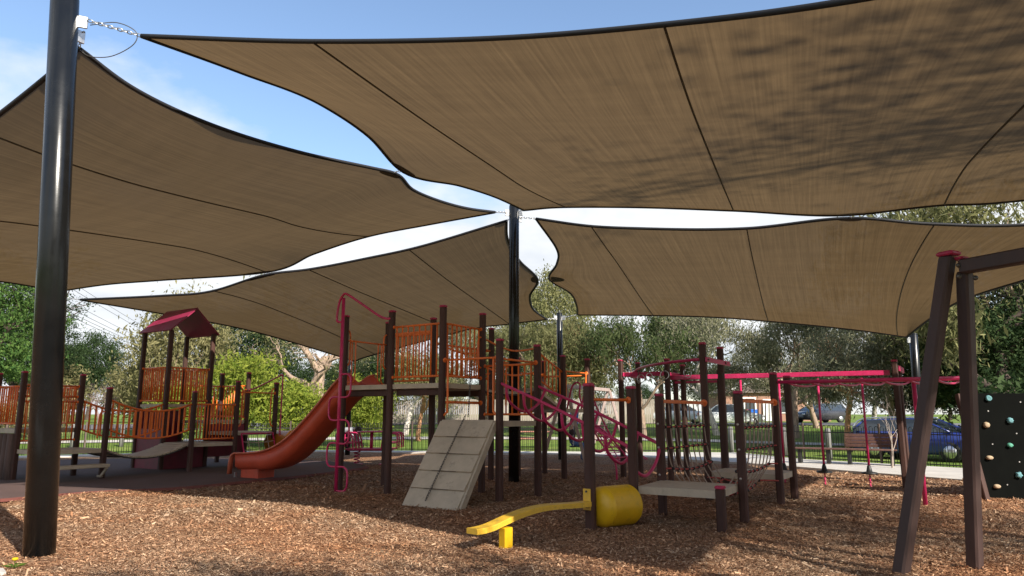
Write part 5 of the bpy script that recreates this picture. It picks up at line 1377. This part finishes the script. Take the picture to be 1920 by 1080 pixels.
# ------------------------------------------------------------------ paling fence, bollards, house, bins
pf = thing('paling_fence', 'weathered grey timber paling fence behind the far lawn', 'fence', (0, 54, terrain(0, 54)))
pal = MB(); pal.box((0, 0, .9), (.145, .02, 1.8), None, 0); pal_me = pal.mesh('paling', (0, 0, 0), M['paling'])
for i in range(150):
    x = -12 + i * .165; shared('paling', pal_me, pf, V(x, 54 + .03 * (i % 2), terrain(x, 54) + rng.uniform(-.03, .03)))
for z in (.4, 1.4):
    mb = MB(); mb.beam(V(-12, 54.06, terrain(0, 54) + z), V(13, 54.06, terrain(0, 54) + z), .05, .08); mb.build('rail', M['paling'], pf)
bm_ = MB(); bm_.lathe([(.10, -.1), (.10, .98), (.075, 1.05), (0, 1.06)], (0, 0, 0), 14); bol_me = bm_.mesh('bollard', (0, 0, 0), M['bollard'])
bl = [(-20.3, 33.5, 'leftmost of the grey timber bollards seen under the plank bridge'), (-18.3, 34, 'middle grey timber bollard seen under the plank bridge'), (-17.0, 34.5, 'grey timber bollard under the bridge, nearest the roofed tower'),
      (7.9, 29.6, 'grey timber bollard beyond the fence left of the net bridge'), (8.6, 28.5, 'grey timber bollard seen through the rope net'), (10.2, 27.2, 'grey timber bollard just left of the dark bench'), (10.9, 25.0, 'grey timber bollard behind the bench back')]
for x, y, lb in bl:
    ob = bpy.data.objects.new('bollard', bol_me); col.objects.link(ob); ob.location = (x, y, terrain(x, y)); tag(ob, lb, 'bollard', 'timber bollards beyond the fence')
hs = thing('brick_house', 'orange brick house with white windows behind the white car', 'house', (25, 70, terrain(25, 70)))
hz0 = terrain(25, 70)
mb = MB(); mb.box(V(25.5, 72, hz0 + 1.35), (10, 6, 2.7)); wl_ = mb.build('wall', M['brick'], hs)
mb = MB()
mb.prism([V(20.2, 68.6, hz0 + 2.7), V(30.9, 68.6, hz0 + 2.7), V(25.5, 68.6, hz0 + 4.7)], (0, 1, 0), 7.0); rf = mb.build('roof', M['roof_tile'], hs)
for a, b in ((V(20.1, 68.55, hz0 + 2.68), V(25.5, 68.55, hz0 + 4.74)), (V(31.0, 68.55, hz0 + 2.68), V(25.5, 68.55, hz0 + 4.74))):
    mb = MB(); mb.beam(a, b, .08, .2); mb.build('barge_board', M['white'], rf)
for x, w_ in ((22.3, 2.2), (26.5, 1.6), (29.0, 1.4)):
    mb = MB(); mb.box(V(x, 68.97, hz0 + 1.5), (w_, .10, 1.5)); wf = mb.build('window', M['white'], hs)
    for k in (-1, 1):
        mb = MB(); mb.box(V(x + k * w_ * .24, 68.91, hz0 + 1.5), (w_ * .40, .03, 1.3)); mb.build('pane', M['glass'], wf)
mb = MB(); mb.box(V(24.5, 68.96, hz0 + 1.05), (.9, .08, 2.05)); mb.build('door', M['white'], hs)
for (x, y, m_, lb) in ((19.6, 58.5, 'bin_blue', 'blue wheelie bin on the verge in front of the house'), (18.9, 58.9, 'bin_red', 'dark red wheelie bin beside the blue bin'), (4.4, 51, 'bin_blue', 'small blue bin seen beyond the climbing loops')):
    z = terrain(x, y); t = thing('wheelie_bin', lb, 'bin', (x, y, z), 'wheelie bins')
    mb = MB(); q = lambda w, d_, zz: [V(x - w, y - d_, z + zz), V(x + w, y - d_, z + zz), V(x + w, y + d_, z + zz), V(x - w, y + d_, z + zz)]
    mb.add(q(.22, .25, .08) + q(.30, .34, .98), [(3, 2, 1, 0), (4, 5, 6, 7), (0, 1, 5, 4), (1, 2, 6, 5), (2, 3, 7, 6), (3, 0, 4, 7)]); mb.build('body', M[m_], t)
    mb = MB(); mb.box(V(x, y, z + 1.02), (.64, .72, .07), None, .02); mb.build('lid', M[m_], t)
    for sg in (-1, 1):
        mb = MB(); mb.lathe([(.1, 0), (.1, .05)], V(x + .24 * sg, y + .28, z + .1), 12, (1, 0, 0)); mb.build('wheel', M['tyre'], t)

# ------------------------------------------------------------------ cars
def car(name, label, loc, head, paint, L=4.5, W_=1.78, H=1.5, kind='wagon', rails=False):
    t = thing(name, label, 'car', loc); t.rotation_euler = (0, 0, head)
    org = Vector(loc)
    def B(mb, nm, m_, par=t):
        mb.v = [tuple(Vector(p) + org) for p in mb.v]; return mb.build(nm, M[m_], par)
    hl = L / 2
    # lower body: stations (x, sill z, belt z, half width)
    st = [(-hl, .42, .80, .70), (-hl + .08, .30, .92, .82), (-hl + .5, .24, .98, .88), (-.9, .22, .97, .89), (.3, .22, .96, .89), (.95, .22, .95, .89), (1.5, .24, .90, .87), (hl - .35, .26, .80, .84), (hl - .08, .32, .70, .76), (hl, .42, .62, .62)]
    k = W_ / 1.78; mb = MB(); vs = []; fs = []
    for x, s0, b0, w in st:
        w *= k
        vs += [(x, -w * .92, s0), (x, -w, s0 + .14), (x, -w, (s0 + b0) / 2 + .06), (x, -w * .95, b0 - .04), (x, -w * .86, b0 + .02), (x, w * .86, b0 + .02), (x, w * .95, b0 - .04), (x, w, (s0 + b0) / 2 + .06), (x, w, s0 + .14), (x, w * .92, s0)]
    m = 10
    for i in range(len(st) - 1):
        for q in range(m): l = (q + 1) % m; fs.append((i * m + q, i * m + l, (i + 1) * m + l, (i + 1) * m + q))
    fs += [tuple(range(m)), tuple((len(st) - 1) * m + q for q in range(m))]
    mb.add(vs, fs, True); body = B(mb, 'body', paint)
    rear = -hl + (.12 if kind == 'wagon' else .75); rr_ = -hl + (.45 if kind == 'wagon' else 1.35)
    gs = [(rear, .98, .80), (rr_, H - .06, .62), (-.2, H, .64), (.35, H - .03, .63), (1.25, .96, .80)]
    mb = MB(); vs = []; fs = []
    def gl(off):
        out = []
        for x, z, w in gs: out.append((x, w * k + off, z))
        return out
    base_z = .95
    pts = [(x, z, w * k) for x, z, w in gs]
    for x, z, w in pts: vs += [(x, -w, z), (x, w, z)]
    for x, z, w in pts: vs += [(x, -.82 * k, base_z), (x, .82 * k, base_z)]
    n5 = len(pts)
    for i in range(n5 - 1):
        fs.append((2 * i, 2 * i + 1, 2 * i + 3, 2 * i + 2))
        fs.append((2 * i, 2 * i + 2, 2 * n5 + 2 * i + 2, 2 * n5 + 2 * i)); fs.append((2 * i + 1, 2 * n5 + 2 * i + 1, 2 * n5 + 2 * i + 3, 2 * i + 3))
    mb.add(vs, fs, False); B(mb, 'windows', 'glass')
    mb = MB(); vs = []; fs = []
    for x, z, w in pts[1:4]: vs += [(x, -w * 1.01, z - .05), (x, -w * .9, z + .025), (x, w * .9, z + .025), (x, w * 1.01, z - .05)]
    for i in range(2):
        for q in range(3): fs.append((4 * i + q, 4 * i + q + 1, 4 * i + q + 5, 4 * i + q + 4))
    mb.add(vs, fs, True); B(mb, 'roof', paint, body)
    for sg in (-1, 1):
        for (i0, i1) in ((0, 1), (4, 3)):
            a = Vector((pts[i0][0], sg * .81 * k, pts[i0][1])); b = Vector((pts[i1][0], sg * pts[i1][2] * 1.0, pts[i1][1]))
            mb = MB(); mb.tube([a, b], .035, 6); B(mb, 'pillar', paint, body)
        mb = MB(); mb.tube([Vector((-.35, sg * .815 * k, .97)), Vector((-.3, sg * .65 * k, H - .04))], .03, 6); B(mb, 'pillar', 'car_dark', body)
        if rails:
            P = [Vector((x, sg * (w + .03), z + .05)) for x, z, w in pts]; mb = MB(); mb.tube(smooth_pts(P[:4], 4), .03, 6); B(mb, 'roof_rail', 'silver')
        for x in (-hl + .85, hl - .88):
            mb = MB(); mb.lathe([(.2, -.09), (.315, -.1), (.335, -.06), (.335, .06), (.315, .1), (.2, .09)], Vector((x, sg * .78 * k, .325)), 22, (0, 1, 0)); wh = B(mb, 'wheel', 'tyre')
            mb = MB(); mb.lathe([(.21, .0), (.205, .02), (.05, .035), (0, .04)], Vector((x, sg * (.78 * k + .085), .325)), 16, (0, sg, 0)); B(mb, 'rim', 'silver', wh)
        mb = MB(); mb.box(Vector((hl - .1, sg * .55 * k, .66)), (.16, .30, .13), None, .03); B(mb, 'headlight', 'silver')
        mb = MB(); mb.box(Vector((-hl + .06, sg * .66 * k, .80)), (.1, .18, .2), None, .02); B(mb, 'tail_light', 'lamp_red')
    mb = MB(); mb.box(Vector((hl - .01, 0, .46)), (.1, 1.3 * k, .14), None, .03); B(mb, 'bumper', 'car_dark')
    return t
car('parked_car', 'dark blue station wagon with silver roof rails behind the right fence', (14.1, 25.0, -.05), math.atan2(-.80, .60), 'car_blue', 4.2, 1.7, 1.38, rails=True)
car('parked_car', 'white car seen through the rope net of the climbing frame', (15.3, 50.5, terrain(15, 50.5)), R(-14), 'car_white', 4.5, 1.8, 1.48, 'sedan')
car('parked_car', 'white car parked left of the other white car, half hidden by posts', (12.6, 54.5, terrain(12, 54.5)), R(-10), 'car_white', 4.2, 1.75, 1.5)
car('parked_car', 'black and white car in tree shade behind the bench', (24.3, 57, terrain(24, 57)), R(200), 'car_dark', 4.3, 1.8, 1.5)
car('parked_car', 'white van-like car seen through the left bridge rails', (-23.5, 49.5, terrain(-23, 49.5)), R(70), 'car_white', 4.3, 1.8, 1.6)

# ------------------------------------------------------------------ benches, picnic table
bn = thing('park_bench', 'dark slatted bench with a backrest at its right end, before the fence', 'bench', (9.6, 20.9, .08))
ba, bd_ = V(8.35, 21.7), V(10.75, 20.3); bv = (bd_ - ba).normalized(); bnn = V(-bv.y, bv.x); BL = (bd_ - ba).length
for k in range(4):
    mb = MB(); o = bnn * (-.16 + .11 * k); mb.beam(ba + o + UP * .50, bd_ + o + UP * .50, .095, .04, UP, .006); mb.build('seat_slat', M['bench'], bn)
for k in range(4):
    mb = MB(); p = ba + bv * (BL * .52) + bnn * (.26 + .02 * k) + UP * (.60 + .095 * k); mb.beam(p, p + bv * (BL * .48), .035, .085, UP, .006); mb.build('back_slat', M['bench'], bn)
for f in (.08, .36, .56, .95):
    mb = MB(); mb.box(ba + bv * (BL * f) + UP * .27, (.10, .30, .42), (bv, bnn, UP), .01); mb.build('leg', M['fence'], bn)
for f in (.57, .94):
    mb = MB(); p = ba + bv * (BL * f) + bnn * .30; mb.beam(p + UP * .4, p + bnn * .06 + UP * .98, .05, .05, bv); mb.build('back_support', M['fence'], bn)
pt = thing('picnic_table', 'reddish plank picnic table on the lawn behind the shade pole', 'picnic table', (.9, 33, terrain(.9, 33)))
pz = terrain(.9, 33)
for k in range(5):
    mb = MB(); mb.box(V(.9, 32.7 + .14 * k, pz + .74), (1.7, .125, .04), None, .005); mb.build('top_plank', M['bench_red'], pt)
for dy_ in (-.45, 1.05):
    mb = MB(); mb.box(V(.9, 32.7 + dy_, pz + .45), (1.7, .26, .04), None, .005); mb.build('seat_plank', M['bench_red'], pt)
for dx_ in (-.6, .6):
    for q in (-1, 1):
        mb = MB(); mb.beam(V(.9 + dx_, 32.98 + q * .55, pz - .03), V(.9 + dx_, 32.98 + q * .18, pz + .72), .07, .07, (1, 0, 0)); mb.build('leg', M['fence'], pt)
    mb = MB(); mb.beam(V(.9 + dx_ + .08, 32.2, pz + .40), V(.9 + dx_ + .08, 33.8, pz + .40), .05, .08); mb.build('crossbar', M['fence'], pt)

# ------------------------------------------------------------------ spring carousel
sc = thing('spring_carousel', 'magenta spring carousel with hooped seats behind the climbing pole', 'spring rocker', (-4.2, 21.7, 0))
c0 = V(-4.2, 21.7)
for dx_ in (-.42, .42):
    mb = MB(); cc_ = c0 + V(dx_, 0); mb.tube([cc_ + V(.085 * math.cos(a), .085 * math.sin(a), .02 + .03 * a / 2) for a in np.linspace(0, 2 * math.pi * 4.2, 60)], .017, 6); mb.build('spring', M['magenta'], sc)
    mb = MB(); mb.box(cc_ + UP * .03, (.3, .3, .03), None, .005); mb.build('foot_plate', M['magenta'], sc)
mb = MB(); mb.box(c0 + UP * .44, (1.3, .5, .04), None, .01); mb.build('base', M['magenta'], sc)
for k in range(5):
    mb = MB(); mb.box(c0 + V(0, -.34 + .17 * k, .48), (1.45, .12, .03), None, .005); mb.build('floor_slat', M['magenta'], sc)
mb = MB(); mb.lathe([(.0, .955), (.42, .955), (.44, .97), (.42, .99), (0, .995)], c0, 32); mb.build('table_top', M['magenta'], sc)
mb = MB(); mb.lathe([(.05, .45), (.05, .96)], c0, 12); mb.build('column', M['magenta'], sc)
for i, (dx_, dy_) in enumerate(((-.62, -.42), (.62, -.42), (-.62, .42), (.62, .42))):
    c = c0 + V(dx_, dy_); sx_ = 1 if dx_ > 0 else -1; sy_ = 1 if dy_ > 0 else -1
    mb = MB(); mb.box(c + UP * .66, (.36, .36, .03), None, .01); seat = mb.build('seat', M['magenta'], sc)
    for oy in (-.19, .19):
        tube_part(seat, [c + V(-.22 * sx_, oy, .46), c + V(-.15 * sx_, oy, .88), c + V(0, oy, .94), c + V(.2 * sx_, oy, .92), c + V(.24 * sx_, oy, .82), c + V(.24 * sx_, oy, .5)], .024, 'magenta', 'hoop')
    for z in (.6, .78, .92):
        tube_part(seat, [c + V(.235 * sx_, -.19, z), c + V(.235 * sx_, .19, z)], .018, 'magenta', 'cross_bar', smooth=False)

# ------------------------------------------------------------------ far swing set
fs_ = thing('timber_swing_set', 'grey-brown timber swing set with A-frame legs far behind the arched climber', 'swing frame', (2.6, 25, 0))
sa, sb_ = V(1.66, 22.6, 2.36), V(3.72, 27.6, 2.40)
mb = MB(); mb.beam(sa, sb_, .11, .12, UP, .01); mb.build('top_beam', M['timber_grey'], fs_)
for e in (sa, sb_):
    for dx_ in (-.72, .62):
        mb = MB(); mb.beam(Vector((e.x + dx_, e.y - dx_ * .2, -.05)), e - UP * .02 + V(.04 * (1 if dx_ > 0 else -1), 0), .10, .10, V(0, 1), .01); mb.build('leg', M['timber_grey'], fs_)
def swing_seat(f, lab):
    p = sa + (sb_ - sa) * f; t = thing('hanging_swing', lab, 'swing', Vector((p.x, p.y, .45)))
    mb = MB(); mb.box(Vector((p.x, p.y, .47)), (.2, .46, .035), None, .01); mb.build('seat', M['joiner'], t)
    for o in (-.21, .21): chain_mesh_pts(Vector((p.x, p.y + o, .49)), p + V(0, o * .9) - UP * .06, t, 'chain', .07, .008)
swing_seat(.14, 'black swing seat under the far person in the dark jacket'); swing_seat(.55, 'empty black swing seat beside the far person')
# low magenta net mound beside it
nm = thing('net_mound', 'low magenta rope net strung beside the far swing set', 'net', (3.0, 24.6, 0))
nc = V(2.9, 24.2)
tube_part(nm, [nc + V(-.5, 0, -.05), nc + V(-.5, 0, 1.5)], .04, 'post', 'post', smooth=False)
for i in range(7):
    a = R(-75 + i * 25); e = nc + V(1.5 * math.cos(a) + .1, 1.5 * math.sin(a), .03)
    tube_part(nm, [nc + V(-.5, 0, 1.45), nc + V(-.5, 0, 0) * .0 + (e - nc) * .45 + UP * .55, e], .018, 'magenta', 'net_rope')
for k in (.35, .6, .85):
    P = []
    for i in range(7):
        a = R(-75 + i * 25); e = nc + V(1.5 * math.cos(a) + .1, 1.5 * math.sin(a), .03); s0 = nc + V(-.5, 0, 1.45)
        P.append(s0 + (e - s0) * k - UP * (.35 * 4 * k * (1 - k)))
    tube_part(nm, P, .015, 'magenta', 'net_rope')

# ------------------------------------------------------------------ people (one continuous body mesh each)
def person(label, loc, rotz, joints, edges, paint, hairpts, face_dir=(1, 0, 0)):
    """joints: name -> (xyz, radius); edges by name; paint(point, joint name) -> material index"""
    names = list(joints); idx = {n: i for i, n in enumerate(names)}
    me = bpy.data.meshes.new('skel'); me.from_pydata([joints[n][0] for n in names], [(idx[a], idx[b]) for a, b in edges], [])
    ob = bpy.data.objects.new('skel', me); col.objects.link(ob)
    md = ob.modifiers.new('skin', 'SKIN'); sv = me.skin_vertices[0].data
    for n in names: r = joints[n][1]; sv[idx[n]].radius = (r, r) if not isinstance(r, tuple) else r
    sv[idx['pelvis']].use_root = True
    ss = ob.modifiers.new('sub', 'SUBSURF'); ss.levels = 2; ss.render_levels = 2
    dg = bpy.context.evaluated_depsgraph_get(); ev = ob.evaluated_get(dg); m2 = bpy.data.meshes.new_from_object(ev)
    bpy.data.objects.remove(ob)
    m2.name = 'body'; m2.materials.clear()
    mats = ['skin', paint['top'], paint['legs'], paint['shoe']]
    for mm in mats: m2.materials.append(M[mm])
    grp = paint['map']; J = [(n, Vector(joints[n][0])) for n in names]
    segs = [(a, b, Vector(joints[a][0]), Vector(joints[b][0])) for a, b in edges]
    for p in m2.polygons:
        c = p.center; best = None; bd = 1e9
        for a, b, A_, B_ in segs:
            t_ = max(0, min(1, (c - A_).dot(B_ - A_) / max(1e-9, (B_ - A_).length_squared))); dd_ = (A_ + (B_ - A_) * t_ - c).length
            if dd_ < bd: bd = dd_; best = b
        p.material_index = grp.get(best, 0); p.use_smooth = True
    t = thing('person', label, 'person', loc); t.rotation_euler = (0, 0, rotz)
    bo = bpy.data.objects.new('body', m2); col.objects.link(bo); bo.parent = t
    hd = Vector(joints['head'][0]); fd = Vector(face_dir).normalized(); upv = Vector(hairpts)
    sd = fd.cross(upv).normalized() if fd.cross(upv).length > .1 else Vector((0, 1, 0))
    o = Vector(loc)
    def local(mb, nm, m_):
        mb.v = [tuple(Vector(v) + o) for v in mb.v]; return mb.build(nm, M[m_], t)
    mb = MB(); vs = []; fs = []; nu, nv = 16, 9
    for j in range(nv + 1):
        th = math.pi * .62 * j / nv
        for i in range(nu):
            ph = 2 * math.pi * i / nu; lift = 1.0
            dirv = (upv * math.cos(th) + (fd * math.cos(ph) + sd * math.sin(ph)) * math.sin(th))
            r = .118 if dirv.dot(fd) < .55 else .100
            vs.append(hd + dirv * r - fd * .012)
    for j in range(nv):
        for i in range(nu): l = (i + 1) % nu; fs.append((j * nu + i, j * nu + l, j * nu + nu + l, j * nu + nu + i))
    mb.add(vs, fs, True); local(mb, 'hair', 'hair')
    mb = MB(); mb.lathe([(.0, .03), (.012, .02), (.016, -.02), (0, -.03)], hd + fd * .105 - upv * .015, 8, upv); local(mb, 'nose', 'skin')
    for sg in (-1, 1):
        mb = MB(); mb.lathe([(0, -.01), (.012, -.004), (.012, .004), (0, .01)], hd + fd * .092 + sd * (.036 * sg) + upv * .012, 8, fd); local(mb, 'eye', 'hair')
    return t
lm_ = {'chest': 1, 'belly': 1, 'neck': 1, 'shL': 1, 'shR': 1, 'elL': 1, 'elR': 1, 'wrL': 1, 'wrR': 1, 'hipL': 2, 'hipR': 2, 'knL': 2, 'knR': 2, 'anL': 2, 'anR': 2, 'toeL': 3, 'toeR': 3}
def hand(side, j, e, wr, d_, out):
    """palm and five short finger chains"""
    w = Vector(wr); d_ = Vector(d_).normalized(); out = Vector(out).normalized(); nrm_ = d_.cross(out)
    pm = w + d_ * .06; j['pm' + side] = (tuple(pm), (.030, .022)); e.append(('wr' + side, 'pm' + side))
    for i in range(4):
        k = f'f{i}{side}'; base = pm + out * (-.027 + .018 * i) + d_ * .035
        ln = (.055, .065, .06, .048)[i]; tip = base + (d_ * .8 + nrm_ * .6).normalized() * ln
        j[k] = (tuple(base), .0095); j[k + 't'] = (tuple(tip), .008); e += [('pm' + side, k), (k, k + 't')]
    k = 'th' + side; base = w + d_ * .03 - out * .03; tip = base + (d_ * .6 - out * .6 + nrm_ * .3).normalized() * .05
    j[k] = (tuple(base), .011); j[k + 't'] = (tuple(tip), .009); e += [('wr' + side, k), (k, k + 't')]
# seated on the swing, facing +x
j = {'pelvis': ((0, 0, .58), .135), 'belly': ((-.02, 0, .76), .13), 'chest': ((-.0, 0, .98), .145), 'neck': ((.03, 0, 1.14), .06), 'head': ((.06, 0, 1.27), .088), 'crown': ((.055, 0, 1.34), .07),
     'shL': ((0, .17, 1.07), .062), 'elL': ((.06, .24, .84), .047), 'wrL': ((.02, .22, 1.02), .034), 'shR': ((0, -.17, 1.07), .062), 'elR': ((.06, -.24, .84), .047), 'wrR': ((.04, -.22, 1.02), .034),
     'hipL': ((.06, .10, .55), .095), 'knL': ((.42, .12, .52), .066), 'anL': ((.40, .12, .11), .045), 'toeL': ((.54, .13, .05), .036), 'hipR': ((.06, -.10, .55), .095), 'knR': ((.40, -.12, .50), .066), 'anR': ((.30, -.12, .11), .045), 'toeR': ((.44, -.13, .05), .036)}
e = [('pelvis', 'belly'), ('belly', 'chest'), ('chest', 'neck'), ('neck', 'head'), ('head', 'crown'), ('chest', 'shL'), ('shL', 'elL'), ('elL', 'wrL'), ('chest', 'shR'), ('shR', 'elR'), ('elR', 'wrR'),
     ('pelvis', 'hipL'), ('hipL', 'knL'), ('knL', 'anL'), ('anL', 'toeL'), ('pelvis', 'hipR'), ('hipR', 'knR'), ('knR', 'anR'), ('anR', 'toeR')]
hand('L', j, e, j['wrL'][0], (0, 0, 1), (1, 0, 0)); hand('R', j, e, j['wrR'][0], (0, 0, 1), (1, 0, 0))
pp = sa + (sb_ - sa) * .14
person('person in dark jacket and blue jeans sitting on the far swing', (pp.x - .02, pp.y, 0), R(-12), j, e, {'top': 'jacket', 'legs': 'jeans', 'shoe': 'shoe', 'map': lm_}, (0, 0, 1))
# bending over the carousel, facing +x
j = {'pelvis': ((-.10, 0, .90), .135), 'belly': ((.06, 0, 1.00), .128), 'chest': ((.27, 0, 1.05), .14), 'neck': ((.42, 0, 1.04), .06), 'head': ((.54, 0, 1.00), .088), 'crown': ((.61, 0, 1.0), .07),
     'shL': ((.34, .17, 1.02), .06), 'elL': ((.42, .21, .76), .046), 'wrL': ((.56, .17, .62), .034), 'shR': ((.34, -.17, 1.02), .06), 'elR': ((.44, -.21, .76), .046), 'wrR': ((.58, -.16, .64), .034),
     'hipL': ((-.10, .10, .84), .10), 'knL': ((-.02, .12, .47), .066), 'anL': ((-.12, .12, .09), .045), 'toeL': ((.03, .13, .045), .036), 'hipR': ((-.10, -.10, .84), .10), 'knR': ((.02, -.12, .47), .066), 'anR': ((-.06, -.12, .09), .045), 'toeR': ((.09, -.13, .045), .036)}
e = [x for x in e if not (x[1][:2] in ('pm', 'th') or (x[1][0] == 'f'))]
hand('L', j, e, j['wrL'][0], (.7, 0, -.7), (0, -1, 0)); hand('R', j, e, j['wrR'][0], (.7, 0, -.7), (0, 1, 0))
person('person in grey top and dark trousers bending over the magenta carousel', (-5.25, 22.35, 0), R(-8), j, e, {'top': 'greytop', 'legs': 'trousers', 'shoe': 'shoe', 'map': {**lm_}}, (.35, 0, .93), (.93, 0, -.35))

# ------------------------------------------------------------------ power lines
pole_t = thing('power_pole', 'timber power pole behind the far left trees', 'power pole', (-60, 140, terrain(-60, 140)))
mb = MB(); mb.lathe([(.2, 0), (.14, 11)], V(-60, 140, terrain(-60, 140)), 12); mb.build('pole', M['bark_gum'], pole_t)
mb = MB(); mb.beam(V(-61.3, 140, 10.8), V(-58.7, 140, 10.8), .12, .12); mb.build('cross_arm', M['bark_gum'], pole_t)
wl_lab = ['topmost overhead wire crossing the left sky', 'second overhead wire from the top in the left sky', 'third overhead wire from the top in the left sky', 'fourth overhead wire from the top in the left sky', 'fifth overhead wire from the top in the left sky', 'lowest overhead wire crossing the left sky']
for i, dz in enumerate((1.7, 1.1, 0, -.55, -.95, -1.3)):
    a, b = V(-20 + .2 * i, 14, 9.6 + dz), V(-60.5 + .3 * i, 140, 11.2 + dz * .9)
    P = [a + (b - a) * f - UP * (4 * 1.1 * f * (1 - f)) for f in np.linspace(0, 1, 30)]
    mb = MB(); mb.tube(P, .016, 5); ob = mb.build('power_wire', M['wire'], None, a); tag(ob, wl_lab[i], 'wire', 'power lines in the left sky')

# ------------------------------------------------------------------ dandelion and kerb corner at the lower left
dl = thing('dandelion', 'small yellow dandelion in the bottom left corner', 'flower', (-4.86, 7.3, .01))
dc = V(-4.86, 7.3, .02)
for k in range(7):
    a = k * .9; o = V(math.cos(a), math.sin(a)); s2 = V(-o.y, o.x)
    mb = MB(); mb.add([dc, dc + o * .06 + s2 * .016 + UP * .03, dc + o * .12 + UP * .03, dc + o * .06 - s2 * .016 + UP * .03], [(0, 1, 2, 3)]); mb.build('leaf', M['grass_blade'], dl)
mb = MB(); mb.tube([dc, dc + UP * .07], .004, 5); mb.build('stem', M['grass_blade'], dl)
mb = MB(); mb.lathe([(0, .065), (.02, .07), (.03, .085), (.02, .095), (0, .09)], dc, 14); mb.build('flower_head', M['petal'], dl)
kc = MB(); kc.prism([V(-6.2, 6.6, -.1), V(-4.75, 7.03, -.1), V(-4.9, 7.2, -.1), V(-6.2, 7.02, -.1)], UP, .14); struct(kc.build('kerb', M['concrete']))
